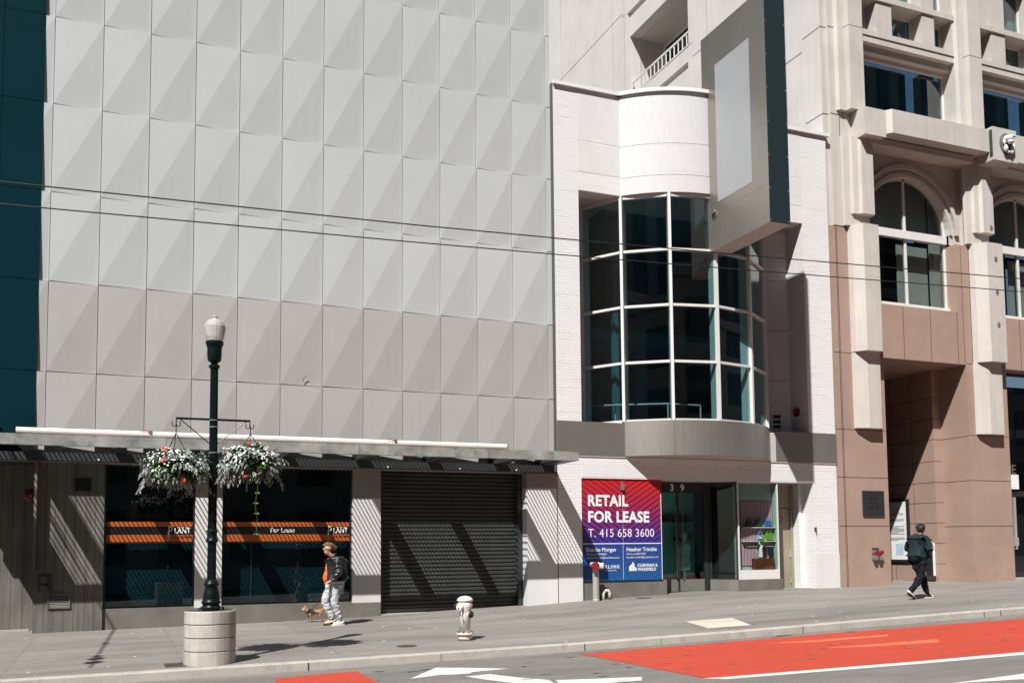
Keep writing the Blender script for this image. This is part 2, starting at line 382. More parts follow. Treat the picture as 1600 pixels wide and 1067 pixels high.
    def build(s, name, mats, parent=None, loc=None, smooth=False, weld=True, local=False):
        if isinstance(mats, str): mats = [mats]
        if parent is not None: o3 = Vector((0, 0, 0)) if local else org(parent)
        elif loc is not None: o3 = Vector(loc)
        else:
            lo = [min(v[i] for v in s.v) for i in range(3)]; hi = [max(v[i] for v in s.v) for i in range(3)]
            o3 = Vector(((lo[0]+hi[0])/2, (lo[1]+hi[1])/2, lo[2]))
        me = bpy.data.meshes.new(name)
        me.from_pydata([v-o3 for v in s.v], [], s.f)
        for x in mats: me.materials.append(MATS[x])
        uvl = me.uv_layers.new(name='UVMap').data
        for fi, p in enumerate(me.polygons):
            p.material_index = s.m[fi]; p.use_smooth = smooth
            if fi in s.uv:
                for k, li in enumerate(p.loop_indices): uvl[li].uv = s.uv[fi][k]
            else:
                nrm = p.normal
                for li, vi in zip(p.loop_indices, p.vertices):
                    c = s.v[vi]
                    if abs(nrm.z) > .8: uvl[li].uv = (c.x, c.y)
                    else:
                        t = Vector((-nrm.y, nrm.x, 0)); t.normalize()
                        uvl[li].uv = (c.x*t.x+c.y*t.y, c.z)
        if weld:
            bm = bmesh.new(); bm.from_mesh(me); bmesh.ops.remove_doubles(bm, verts=bm.verts, dist=1e-5); bm.to_mesh(me); bm.free()
        o = bpy.data.objects.new(name, me); COL.objects.link(o)
        if parent is not None: o.parent = parent; ORG[o.name] = org(parent) if not local else Vector((0, 0, 0))
        else: o.location = o3; ORG[o.name] = o3
        return o
XZ = lambda u, v, d: (u, d, v)
def tag(o, label=None, cat=None, group=None, kind=None):
    for k, v in (('label', label), ('category', cat), ('group', group), ('kind', kind)):
        if v: o[k] = v
    return o
def thing(name, loc, label, cat, group=None, rz=0):
    o = bpy.data.objects.new(name, None); COL.objects.link(o); o.location = loc; o.rotation_euler.z = rz
    o.empty_display_size = .2
    ORG[o.name] = Vector(loc)
    return tag(o, label, cat, group)
def text_polys(txt, size, bold=0., sx=1.0, align='LEFT', spacing=1.0):
    cu = bpy.data.curves.new('lettering', 'FONT'); cu.body = txt; cu.size = size; cu.offset = bold; cu.align_x = align; cu.resolution_u = 3; cu.space_character = spacing
    ob = bpy.data.objects.new('lettering', cu); COL.objects.link(ob)
    dg = bpy.context.evaluated_depsgraph_get(); dg.update()
    me = bpy.data.meshes.new_from_object(ob.evaluated_get(dg))
    out = [[(me.vertices[i].co.x*sx, me.vertices[i].co.y) for i in p.vertices] for p in me.polygons]
    bpy.data.objects.remove(ob); bpy.data.curves.remove(cu); bpy.data.meshes.remove(me)
    return out
def add_text(mb, txt, size, fn, **k):
    for p in text_polys(txt, size, **k): mb.face([fn(a, b) for a, b in p])

# ------------------------------------------------------------ ground levels
def lerp(x, X, Y):
    if x <= X[0]: return Y[0]
    for i in range(len(X)-1):
        if x <= X[i+1]: return Y[i]+(Y[i+1]-Y[i])*(x-X[i])/(X[i+1]-X[i])
    return Y[-1]
XW = [-60, -8, 0, 4.6, 6.2, 8, 10.25, 11.85, 13.5, 15.4, 18, 25, 40, 90]; ZW = [-1.2, -.15, 0, .045, .075, .13, .205, .29, .35, .395, .41, .44, .75, 1.8]
XK = [-60, -8, 0, 2, 4, 6.2, 8.4, 11.5, 14.4, 17.9, 25, 40, 90]; ZK = [-1.3, -.22, -.055, -.045, -.025, .005, .035, .102, .186, .276, .46, .85, 2.0]
KY = -6.6
def gz(x, y):
    a, b = lerp(x, XW, ZW), lerp(x, XK, ZK); t = min(max(-y/6.6, 0), 1)
    return a+(b-a)*t
def rz(x, y): return lerp(x, XK, ZK)-.13+.012*min(-6.75-y, 6)-(.02*max(0, -12.75-y))
XS = sorted(set(XW+XK+[-.7, 1.1, 21.5, 26.4, -30, 60, 30]))
def sheet(mb, ys, fz):
    for a, b in zip(XS, XS[1:]):
        for c, d in zip(ys, ys[1:]):
            mb.face([(a, d, fz(a, d)), (b, d, fz(b, d)), (b, c, fz(b, c)), (a, c, fz(a, c))])
mb = MB(); sheet(mb, [9, 0, -1.5, -3.3, -5, -6.598], gz); tag(mb.build('sidewalk', 'sidewalk', loc=(0, 0, 0)), kind='structure')
mb = MB(); sheet(mb, [-6.75, -8, -9.5, -11, -12.75, -16, -19.4], rz); tag(mb.build('road', 'asphalt', loc=(0, 0, 0)), kind='structure')
mb = MB()
for a, b in zip(XS, XS[1:]):
    za, zb = lerp(a, XK, ZK), lerp(b, XK, ZK)
    P = [(KY, .0), (KY-.13, -.004), (KY-.15, -.02), (KY-.16, -.16)]
    for (y0, h0), (y1, h1) in zip(P, P[1:]): mb.face([(a, y1, za+h1), (b, y1, zb+h1), (b, y0, zb+h0), (a, y0, za+h0)])
for x, wd in ((3.98, .02), (8.45, .018), (9.9, .006), (12.85, .018), (17.3, .02), (17.75, .02), (6.0, .006)):
    z = lerp(x, XK, ZK); mb.mt(1)
    mb.face([(x, KY-.154, z-.02), (x+wd, KY-.154, z-.02), (x+wd, KY-.165, z-.15), (x, KY-.165, z-.15)]); mb.face([(x, KY-.154, z-.018), (x+wd, KY-.154, z-.018), (x+wd, KY-.0, z+.004), (x, KY, z+.004)]); mb.mt(0)
tag(mb.build('kerb', ['kerb', 'joint'], loc=(0, 0, 0)), kind='structure')
mb = MB(); sheet(mb, [-19.4, -19.55, -24.5], lambda x, y: rz(x, -19.4)+.14); tag(mb.build('opposite_sidewalk', 'sidewalk', loc=(0, 0, 0)), kind='structure')
mb = MB(); mb.face([(-500, -500, -2), (500, -500, -2), (500, 500, -2), (-500, 500, -2)]); tag(mb.build('ground', 'ground', loc=(0, 0, -2)), kind='structure')
def paint(name, poly, m_, dz=.004, sub=1.0):
    """flat marking that follows the road: cut into strips along x"""
    mb = MB(); xs = [p[0] for p in poly]; x0, x1 = min(xs), max(xs)
    bm = bmesh.new(); f = bm.faces.new([bm.verts.new((p[0], p[1], 0)) for p in poly])
    for xc in [x for x in XS if x0 < x < x1]:
        bmesh.ops.bisect_plane(bm, geom=bm.verts[:]+bm.edges[:]+bm.faces[:], plane_co=(xc, 0, 0), plane_no=(1, 0, 0))
    for yc in (-8, -9.5, -11, -12.75):
        bmesh.ops.bisect_plane(bm, geom=bm.verts[:]+bm.edges[:]+bm.faces[:], plane_co=(0, yc, 0), plane_no=(0, 1, 0))
    for f in bm.faces:
        q = [(v.co.x, v.co.y, rz(v.co.x, v.co.y)+dz) for v in f.verts]
        if f.normal.z < 0: q.reverse()
        mb.face(q)
    bm.free(); return tag(mb.build(name, m_, loc=(0, 0, 0)), kind='structure')
paint('bus_lane_paint', [(8.18, -7.1), (8.2, -10.56), (13.17, -11.04), (17.5, -11.35), (30, -12.2), (30, -8.4), (17.49, -7.51), (12.47, -7.15)], 'red_worn')
paint('bus_lane_patch', [(11.2, -7.75), (13.6, -8.05), (13.4, -8.25), (12.0, -8.15)], 'red_patch', .006)
paint('bus_lane_patch', [(11.45, -8.85), (13.6, -9.1), (13.3, -9.45), (12.2, -9.25)], 'red_patch', .006)
paint('bus_lane_paint', [(3.41, -7.42), (4.58, -7.25), (4.52, -9.2), (3.2, -9.2), (3.3, -8.4)], 'red_worn')
paint('lane_line', [(8.16, -10.58), (8.35, -10.80), (12.88, -11.26), (30, -12.42), (30, -12.21), (13.17, -11.05)], 'white_worn')
paint('lane_line', [(10.1, -12.55), (11.09, -12.78), (22, -13.6), (22, -13.3), (11.44, -12.46)], 'white_worn')
paint('arrow_marking', [(5.0, -8.52), (5.67, -7.54), (5.95, -7.74), (6.52, -8.26), (5.93, -8.33), (5.87, -8.45), (5.58, -8.43), (5.50, -8.36)], 'white_worn')
paint('arrow_marking', [(5.70, -8.72), (6.08, -8.66), (6.26, -9.2), (6.50, -9.64), (6.42, -9.98), (6.1, -9.9), (5.9, -9.4)], 'white_worn')
paint('arrow_marking', [(6.56, -9.70), (7.0, -9.86), (7.62, -10.04), (7.45, -10.33), (6.9, -10.3), (6.47, -10.0)], 'white_worn')
random.seed(3)
mb = MB()
for i in range(70):
    x, y = random.uniform(3.3, 16), random.uniform(-10.5, -6.95); a, b = random.uniform(.03, .13), random.uniform(.012, .035)
    if i == 0: x, y, a, b = 12.3, -6.95, .24, .05
    mb.face([(x+a*math.cos(t)*random.uniform(.8, 1.1), y+b*math.sin(t), rz(x, y)+.005) for t in [k*math.pi/4 for k in range(8)]])
tag(mb.build('road_stains', 'asphalt_tar', loc=(0, 0, 0)), kind='structure')

# ------------------------------------------------------------ grey panelled building
GY = .15
GB = thing('panelled_building', (5.5, GY, 0), 'windowless grey building clad in folded triangular panels above a shop front', 'building')
px = lambda i: -.0106+.9206*i
Z5 = 5.191; RH = 1.841
def cladding(rows, m_, name):
    mb = MB(); g = .006; D = .066
    for (z0, z1) in rows:
        for i in range(-1, 12):
            a, b = px(i)+g, px(i+1)-g; lo, hi = z0+.010, z1-.010; k = GY+.12
            d2 = D*(z1-z0)/RH
            TL, TR, BL, BR = (a, GY, hi), (b, GY, hi), (a, GY, lo), (b, GY+d2, lo)
            mb.face([BL, TR, TL]); mb.face([BL, BR, TR])
            mb.face([(a, k, lo), BL, TL, (a, k, hi)]); mb.face([BR, (b, k, lo), (b, k, hi), TR])
            mb.face([TL, TR, (b, k, hi), (a, k, hi)]); mb.face([(a, k, lo), (b, k, lo), BR, BL])
        a, b = px(12)+g, 11.163; lo, hi = z0+.010, z1-.010
        mb.box(a, b, GY, GY+.12, lo, hi)
    return mb.build(name, m_, GB)
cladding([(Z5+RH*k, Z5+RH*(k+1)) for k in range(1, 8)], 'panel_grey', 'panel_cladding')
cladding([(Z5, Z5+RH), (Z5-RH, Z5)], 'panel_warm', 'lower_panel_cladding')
mb = MB(); mb.box(px(-9), 11.13, GY+.124, GY+8, 3.36, Z5+RH*8-.02); mb.build('wall_core', 'dark_gap', GB)
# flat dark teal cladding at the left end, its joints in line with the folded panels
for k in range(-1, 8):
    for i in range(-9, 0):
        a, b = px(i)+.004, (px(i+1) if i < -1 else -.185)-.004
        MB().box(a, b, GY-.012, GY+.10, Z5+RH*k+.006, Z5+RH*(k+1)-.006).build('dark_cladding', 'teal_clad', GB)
# small dark hook left on the cladding
mb = MB(); mb.tube([(5.08, GY-.01, 5.28), (5.09, GY-.02, 5.35), (5.13, GY-.02, 5.39), (5.17, GY-.02, 5.40)], .007); mb.build('wall_hook', 'iron', GB)
# ground storey: boarded wall, piers, plinths
zb = -.4
mb = MB()
def boards(x0, x1, y, z0, z1, wd, th=.03):
    x = x0; k = 0
    while x < x1-.01:
        b = min(x+wd*random.uniform(.85, 1.15), x1)
        mb.box(x, b-.006, y-random.uniform(0, .006), y+th, z0, z1, skip='k'); x = b
boards(-.14, 1.12, GY, zb, 3.36, .2)
mb.box(-.14, 1.12, GY+.03, GY+.25, zb, 3.36)
mb.build('board_wall', 'wood_board', GB)
mb = MB(); boards(-4.5, -.14, 1.1, zb, 3.36, .2); mb.box(-4.5, -.14, 1.13, 1.3, zb, 3.36); mb.build('alcove_board_wall', 'wood_board', GB)
mb = MB(); mb.box(-4.5, -.26, .95, 1.098, zb, .02); mb.build('alcove_step', 'kerb', GB)
mb = MB(); mb.box(-.15, -.10, GY-.24, GY-.007, 1.2, 3.36); mb.build('shade_fin', 'wood_board', GB)  # added fin, put here to shade an upright strip of the boards
v_ = MB(); v_.box(.56, .86, GY-.02, GY-.007, 2.8, 3.05)
v_.build('soffit_vent', 'black_film', GB)
def louvre(x0, x1, z0, z1, y, n, parent, fm, sm, fr=.03):
    mb = MB(); mb.wall(x0-fr, x1+fr, z0-fr, z1+fr, y-.025, y, [(x0, x1, z0, z1)], XZ); o = mb.build('vent', fm, parent)
    mb = MB()
    for k in range(n):
        z = z0+(z1-z0)*(k+.1)/n; h = (z1-z0)/n
        mb.face([(x0, y-.018, z), (x1, y-.018, z), (x1, y-.002, z+h*.75), (x0, y-.002, z+h*.75)])
    mb.build('slat', sm, o)
    return o
louvre(.15, .50, .50, .735, GY-.008, 7, GB, 'wood_board', 'plinth_stone')
GL = (GY, GY+.35)
def pier(x0, x1, y, zt, m_, name='pier', z0=zb, zc=2.70, depth=.5):
    mb = MB(); mb.mt(0).box(x0, x1, y, y+depth, .40, zc, skip='bt'); mb.mt(1).box(x0, x1, y-.004, y+depth, zc+.004, zt); mb.mt(2).box(x0, x1, y-.003, y+depth, z0, .396)
    return mb.build(name, [m_, 'cap_metal', 'plinth_stone'], GB)
pier(2.87, 3.41, GY, 3.36, 'pier_stone'); pier(6.20, 6.84, GY, 3.36, 'pier_stone', zc=2.72)
mb = MB(); mb.mt(0).box(10.36, 11.155, 0, 1.2, -.1, 3.0); mb.mt(1).box(10.36, 11.155, -.004, 1.2, 3.004, 3.36); mb.build('end_pier', ['white_stone', 'cap_metal'], GB)
for x0, x1 in ((1.12, 2.87), (3.41, 6.20)):
    mb = MB(); mb.box(x0+.2 if x0 < 2 else x0, x1, GY+.02, GY+.4, zb, .43); mb.build('window_plinth', 'plinth_stone', GB)
mb = MB(); mb.box(1.12, 1.32, GY+.06, GY+.3, zb, .43); mb.build('plinth_return', 'plinth_stone', GB)
mb = MB(); mb.box(-4.5, 11.155, GY-.03, GY+.5, 3.364, 3.41); mb.build('head_trim', 'soffit_tan', GB)
# two shop windows with papered backs and a printed band
for x0, x1, z0, z1, txt in ((1.12, 2.87, .435, 3.36, 0), (3.41, 6.20, .435, 3.36, 1)):
    wn = MB(); wn.wall(x0, x1, z0, z1, GY+.10, GY+.16, [(x0+.035, x1-.035, z0+.03, z1-.03)], XZ); wo = wn.build('shop_window', 'dark_frame', GB)
    mb = MB(); mb.box(x0+.035, x1-.035, GY+.125, GY+.135, z0+.03, z1-.03); mb.build('pane', 'glass_shop', wo)
    mb = MB(); mb.mt(0).box(x0+.02, x1-.02, GY+.45, GY+.49, z0, 1.75); mb.mt(1).box(x0+.02, x1-.02, GY+.45, GY+.49, 1.754, z1+.2); mb.mt(1).box(x0-.05, x0+.015, GY+.17, GY+.8, z0, z1+.2).box(x1-.015, x1+.04, GY+.17, GY+.8, z0, z1+.2).box(x0+.02, x1-.02, GY+.17, GY+.745, z0-.05, z0+.01)
    if txt: mb.mt(2).box(4.06, 4.075, GY+.42, GY+.44, .5, 1.75)
    mb.build('window_lining', ['paper_dark', 'room_dark', 'metal_panel'], wo)
    b = MB(); y = GY+.118; a0, a1 = x0+.04, x1-.045
    b.mt(0).box(a0, a1, y, y+.004, 1.775, 1.922).box(a0, a1, y, y+.004, 2.092, 2.188); b.mt(1).box(a0, a1, y, y+.004, 1.924, 2.09)
    def T(t, size, x, z, mi, **k): b.mt(mi); add_text(b, t, size, lambda u, v: (x+u, y-.003, z+v), **k)
    lx = x1-.52
    T('LANT', .155, lx+.11, 1.952, 2, bold=.003, sx=.82)
    T('P', .30, lx-.015, 1.90, 2, bold=-.003, sx=.62); T('|', .2, lx-.025, 1.85, 2, sx=.7)
    T('(415) 421-8008', .062, lx+.09, 1.85, 1, bold=.0015, sx=.95)
    for k in range(7): b.mt(2).box(lx+.17+k*.036, lx+.195+k*.036, y-.003, y-.001, 2.066, 2.078)
    if txt: T('For Lease', .145, 4.42, 1.965, 2, bold=.001, sx=.92)
    b.build('printed_band', ['orange_film', 'black_film', 'text_white'], wo)
# roller shutter, recessed
mb = MB(); n = 34; z0, z1 = .22, 3.36; h = (z1-z0)/n; y = GY+.32
for k in range(n):
    z = z0+k*h
    P = [(y, z), (y-.028, z+h*.2), (y-.028, z+h*.62), (y-.004, z+h*.86), (y, z+h)]
    for (ya, za), (yb, zb2) in zip(P, P[1:]): mb.face([(6.84, ya, za), (10.36, ya, za), (10.36, yb, zb2), (6.84, yb, zb2)])
sh = mb.build('roller_shutter', 'shutter', GB)
mb = MB(); mb.box(6.84, 10.36, y-.035, y+.02, .13, .215); mb.build('bottom_bar', 'plinth_stone', sh)
for a, b in ((6.842, 6.90), (10.24, 10.358)): MB().box(a, b, GY+.12, GY+.34, .13, 3.36).build('guide_rail', 'dark_steel', sh)
mb = MB(); mb.box(6.84, 10.36, GY+.36, GY+.6, -.1, 3.36); mb.build('shutter_back', 'room_dark', GB)
mb = MB(); mb.box(6.84, 10.36, GY+.02, GY+.5, -.2, .128); mb.build('gate_sill', 'kerb', GB)
# canopy
CY = -1.56; CX0, CX1 = -1.88, 10.985
mb = MB(); mb.box(CX0, CX1, CY, CY+.10, 3.534, 3.735)
cf = mb.build('canopy', 'concrete_fascia', GB)
mb = MB()
for x in (2.2, 5.95, 8.8): mb.box(x, x+.006, CY-.0025, CY, 3.54, 3.73, skip='k')
mb.build('fascia_joint', 'joint', cf)
for k in range(9):
    x = -1.97+1.63*k if 0 < k < 8 else (-1.88 if k == 0 else CX1-.345)
    mb = MB(); mb.box(x, x+.225 if k < 8 else CX1-.003, CY+.103, .145, 3.534, 3.70); mb.build('joist', 'dark_steel', cf)
mb = MB(); mb.box(CX0, CX1, -.24, -.03, 3.37, 3.53); mb.build('wall_beam', 'dark_steel', cf)
mb = MB()
x = -.9
while x < CX1-.2:
    mb.box(x, x+.012, CY+.105, -.245, 3.705, 3.729); x += .088
mb.box(-.9, CX1-.2, -.26, -.248, 3.69, 3.704)
mb.build('grating', 'dark_steel', cf)
mb = MB(); mb.box(CX0, -.95, CY+.105, -.245, 3.705, 3.73).box(CX0, CX1, -.243, .14, 3.703, 3.731); mb.build('cover_plate', 'dark_steel', cf)
mb = MB(); mb.mt(0)
P = [(-1.505+.045*math.cos(t), 3.797+.06*math.sin(t)) for t in [k*math.pi/6 for k in range(12)]]
mb.extr(P, -.36, 9.24, lambda u, v, d: (d, u, v)); mb.mt(1).extr([(-1.505+.035*math.cos(t), 3.797+.04*math.sin(t)) for t in [k*math.pi/6 for k in range(12)]], 9.24, 9.27, lambda u, v, d: (d, u, v))
tube = mb.build('light_tube', ['tube_white', 'rust'], cf, smooth=False)
for x in (1.9, 6.7):
    mb = MB(); mb.box(x, x+.05, -1.558, -1.47, 3.80, 3.866).tube([(x, -1.555, 3.84), (x-.08, -1.56, 3.87), (x-.16, -1.555, 3.86)], .009); mb.build('bracket', 'rust', tube)
# little spotlights under the wall beam
mb = MB()
for x in (1.0, 3.4, 6.9, 8.6, 10.0): mb.ball((x, -.255, 3.40), .022, 6, 4)
mb.build('bulb', 'white_cap', cf)

# ------------------------------------------------------------ white brick building with the drum
WB = thing('white_brick_building', (15.4, 0, .3), 'narrow white painted brick building with a curved glass bay and steel band', 'building')
XL, XR = 11.172, 19.68
CXc, CYc, RR = 15.25, 2.1, 3.03
STEP = R(23.3)
def pol(a, r): return (CXc+r*math.sin(a), CYc-r*math.cos(a))
mb = MB()
mb.wall(XL, XR, -.3, 3.826, 0, .45, [(11.82, 18.86, -1, 3.27)], XZ)
mb.wall(XL, XR, 3.83, 13.09, 0, .45, [(11.85, 18.78, 3.82, 10.49), (13.2, 17.3, 10.48, 14)], XZ)
mb.build('brick_wall', 'white_brick', WB)
mb = MB(); mb.box(XL-.006, XL-.001, -.003, .4, -.1, 13.16); mb.build('flashing', 'flashing', WB)
for a, b in ((18.78, 19.676), (XL+.003, 11.85)): MB().box(a, b, .452, 1.05, 4.6, 10.488).build('pier_return', 'white_brick', WB)
# panels of upright bricks beside the drum
mb = MB()
for q in ((11.86, 13.06, 11.78, 13.06), (11.86, 13.06, 10.98, 11.74), (17.5, 18.77, 11.78, 13.06), (17.5, 18.77, 10.98, 11.74), (11.85, 18.85, 3.30, 3.60)):
    mb = MB().box(q[0], q[1], -.004, -.001, q[2], q[3], skip='k'); mb.build('upright_brick', 'white_upright', WB)
def arc(mb, r, z0, z1, a0, a1, n, out=True):
    for k in range(n):
        a, b = a0+(a1-a0)*k/n, a0+(a1-a0)*(k+1)/n
        p, q = pol(a, r), pol(b, r)
        mb.face([(p[0], p[1], z0), (q[0], q[1], z0), (q[0], q[1], z1), (p[0], p[1], z1)] if out else [(q[0], q[1], z0), (p[0], p[1], z0), (p[0], p[1], z1), (q[0], q[1], z1)],
                uv=[(a*r, z0), (b*r, z0), (b*r, z1), (a*r, z1)] if out else None)
A0, A1 = -math.acos(2.1/3.05), math.acos(2.1/3.05)
def disc(mb, r, z, a0, a1, n, up, yback):
    P = [pol(a0+(a1-a0)*k/n, r) for k in range(n+1)]
    P = [(p[0], p[1], z) for p in P]
    P = P+[(P[-1][0], yback, z), (P[0][0], yback, z)]
    mb.face(P if up else P[::-1])
def ss(mb, rr, z0, z1): arc(mb, rr, z0, z1, A0, A1, 40)
mb = MB(); arc(mb, 3.05, 11.76, 13.09, A0, A1, 40); arc(mb, 3.05, 10.94, 11.745, A0, A1, 40); arc(mb, 3.045, 11.745, 11.76, A0, A1, 40)
arc(mb, 3.045, 10.925, 10.94, A0, A1, 40); arc(mb, 3.05, 10.49, 10.925, A0, A1, 40)
dr = mb.build('drum', 'white_soldier', WB)
mb = MB(); disc(mb, 3.05, 10.49, A0, A1, 40, False, 1.0); mb.box(11.853, 13.05, .003, 2.2, 10.492, 10.6, skip='t').box(17.45, 18.777, .003, 2.2, 10.492, 10.6, skip='t')
mb.build('drum_soffit', 'soffit_paint', WB)
mb = MB(); mb.box(XL, 13.13, -.07, .5, 13.10, 13.19)
mb.box(17.36, XR+.09, -.07, .5, 13.10, 13.19)
a0, a1 = -math.acos(2.1/3.12), math.acos(2.1/3.12)
arc(mb, 3.12, 13.10, 13.19, a0, a1, 40); disc(mb, 3.12, 13.19, a0, a1, 40, True, .5); disc(mb, 3.12, 13.10, a0, a1, 40, False, .5)
mb.build('coping', 'white_paint', WB)
mb = MB(); mb.box(XL, XR, .503, 9, 12.9, 13.0); mb.build('flat_roof', 'ground', WB)
mb = MB(); mb.box(XL, XR, 8.9, 9, 0, 12.89); mb.build('rear_wall', 'white_brick', WB)
# steel band
for a, b, c in ((XL+.003, 13.06, 4.66), (17.64, XR+.012, 4.64)): MB().box(a, b, -.03, .44, 3.832, c).build('steel_band', 'steel', WB)
mb = MB()
segs = [(A0, -STEP+.0), (-STEP+.002, STEP*1.05), (STEP*1.05+.002, A1)]
for a, b in segs: arc(mb, 3.07, 3.832, 4.70, a, b, 14)
disc(mb, 3.06, 4.70, A0, A1, 40, True, .9)
mb.build('curved_steel_band', 'steel', WB, smooth=False)
mb = MB(); disc(mb, 3.05, 3.834, A0, A1, 40, False, .2); mb.box(17.45, 17.64, -.02, .4, 3.834, 4.6); mb.build('band_soffit', 'soffit_paint', WB)
mb = MB(); mb.box(XL+.005, XR-.01, -.022, -.002, 3.80, 3.829); mb.build('drip_ledge', 'soffit_paint', WB)
mb = MB(); mb.box(18.25, 18.62, -.05, -.003, 3.74, 3.798); mb.build('ledge_plate', 'white_paint', WB)
# bay glazing
BW = bpy.data.objects.new('bay_window', None); COL.objects.link(BW); BW.parent = WB; ORG[BW.name] = org(WB)
ang = [STEP*k for k in (-3, -2, -1, 0, 1, 2, 3)]
zs = [4.705, 6.19, 7.62, 9.04, 10.44]
def mull(a, z0, z1, wd=.072, r0=2.72, r1=3.05):
    c, s = math.cos(a), math.sin(a)
    def P(r, t): return (CXc+r*s+t*c, CYc-r*c+t*s)
    return [P(r1, -wd/2), P(r1, wd/2), P(r0, wd/2), P(r0, -wd/2)], z0, z1
for a in ang:
    mb = MB(); mb.prism(*mull(a, 4.70, 10.487)); mb.build('mullion', 'mullion', BW)
for z in zs:
    mb = MB(); h = .031 if z not in (zs[0], zs[-1]) else .045
    for a, b in zip(ang, ang[1:]):
        da = .055/3.03
        p0, q0, p1, q1 = pol(a+da, 3.02), pol(b-da, 3.02), pol(a+da, 2.9), pol(b-da, 2.9)
        mb.prism([p0, q0, q1, p1], z-h, z+h)
    mb.build('transom', 'mullion', BW)
for a, b in zip(ang, ang[1:]):
    mb = MB(); da = .05/3.03; p, q = pol(a+da, 2.965), pol(b-da, 2.965)
    for z0, z1 in zip(zs, zs[1:]):
        mb.face([(p[0], p[1], z0+.045), (q[0], q[1], z0+.045), (q[0], q[1], z1-.045), (p[0], p[1], z1-.045)])
    mb.build('pane', 'glass_tower', BW)
l, r = pol(ang[0], 3.0), pol(ang[-1], 3.0)
for z0, z1 in ((4.6, 6.2), (6.212, 7.62), (7.632, 9.05), (9.062, 10.487)):
    mb = MB(); mb.face([(r[0], r[1], z0), (18.778, .72, z0), (18.778, .72, z1), (r[0], r[1], z1)]); mb.build('recess_panel', 'metal_panel', WB)
    mb = MB(); mb.face([(11.853, .9, z0), (l[0], l[1], z0), (l[0], l[1], z1), (11.853, .9, z1)]); mb.build('recess_panel', 'metal_panel', WB)
mb = MB(); mb.face([(r[0]+.01, r[1]+.02, 4.6), (18.779, .745, 4.6), (18.779, .745, 10.49), (r[0]+.01, r[1]+.02, 10.49)]); mb.build('panel_backing', 'dark_gap', WB)
# dark rooms behind the bay
mb = MB(); mb.box(11.9, 19.5, 6.0, 6.1, 3.85, 10.6).box(11.9, 12.0, 1.15, 6, 4.7, 10.49).box(18.9, 19.0, 1.1, 6, 4.7, 10.49)
mb.box(12.0, 18.9, .95, 6, 10.56, 10.64).box(12.0, 18.9, .5, 6, 4.60, 4.69).box(12.9, 17.7, 2.6, 6, 7.45, 7.7)
mb.box(13.6, 13.75, 1.5, 1.65, 4.7, 10.5).box(15.7, 16.1, 4, 4.4, 4.7, 10.5)
mb.build('interior', 'tower_room', WB)
mb = MB()
mb.tube([(12.9, 1.9, 5.35), (13.4, 1.1, 5.3), (14.6, .45, 5.3), (15.6, .45, 5.3)], .025)
for p in ((13.4, 1.1), (14.6, .45), (15.6, .45)): mb.tube([(p[0], p[1], 4.7), (p[0], p[1], 5.3)], .02)
mb.build('interior_rail', 'mullion', WB)
# louvred vent in the recess panel
d_ = Vector((18.778-r[0], .72-r[1], 0)).normalized(); n_ = Vector((d_.y, -d_.x, 0))
pc = Vector((18.42, 0, 0)); pc.y = r[1]+(pc.x-r[0])*d_.y/d_.x
fn = lambda u, v, d: tuple(pc+d_*u+n_*(-d)+Vector((0, 0, v)))
mb = MB(); mb.wall(-.14, .14, 4.66, 5.30, -.03, -.004, [(-.105, .105, 4.70+.145*k, 4.80+.145*k) for k in range(4)], fn); vo = mb.build('vent', 'metal_panel', WB)
mb = MB(); mb.face([fn(-.12, 4.68, -.006), fn(.12, 4.68, -.006), fn(.12, 5.28, -.006), fn(-.12, 5.28, -.006)]); mb.build('vent_back', 'black_film', vo)
# ---- shop entrance
mb = MB(); mb.box(14.20, 18.84, .05, 1.9, 3.272, 3.36); mb.build('entrance_ceiling', 'soffit_paint', WB)
mb = MB(); mb.mt(1)
for x in (14.35, 15.35): mb.lathe((x, .25, 3.255), [(.0, 0), (.13, 0), (.13, .016)], 14)
mb.build('ceiling_light', ['white_cap', 'soffit_paint'], WB)
mb = MB(); mb.mt(0).box(11.825, 14.22, .06, .4, -.2, .745).box(14.09, 14.22, .4, .74, .1, .66); mb.build('sign_plinth', 'plinth_stone', WB)
# glass door with two tall pulls
DY = .74
dw = MB(); dw.box(14.22, 14.30, DY-.03, DY+.04, .3, 3.27).box(15.80, 15.95, DY-.03, DY+.04, .3, 3.27).box(14.30, 15.80, DY-.02, DY+.03, 3.0, 3.27).box(14.98, 15.03, DY-.02, DY+.03, .42, 3.0)
do = dw.build('shop_door', 'dark_frame', WB)
mb = MB(); mb.box(14.31, 14.97, DY, DY+.012, .72, 2.99).box(15.04, 15.79, DY, DY+.012, .72, 2.99); mb.build('pane', 'glass_door', do)
mb = MB(); mb.box(14.31, 14.97, DY-.02, DY+.03, .40, .715).box(15.04, 15.79, DY-.02, DY+.03, .40, .715); mb.build('kick_plate', 'plinth_stone', do)
for x in (14.92, 15.12):
    mb = MB(); mb.tube([(x, DY-.06, .75), (x, DY-.06, 2.9)], .018, 8)
    for z in (.9, 1.85, 2.75): mb.tube([(x, DY-.06, z), (x, DY+.0, z)], .010, 6)
    mb.build('handle', 'chrome', do)
mb = MB()
add_text(mb, '3', .25, lambda u, v: (14.77+u, DY-.024, 3.04+v), bold=.006); add_text(mb, '9', .25, lambda u, v: (15.09+u, DY-.024, 3.04+v), bold=.006); add_text(mb, '_', .1, lambda u, v: (14.97+u, DY-.024, 3.07+v))
mb.build('door_number', 'text_white', do)
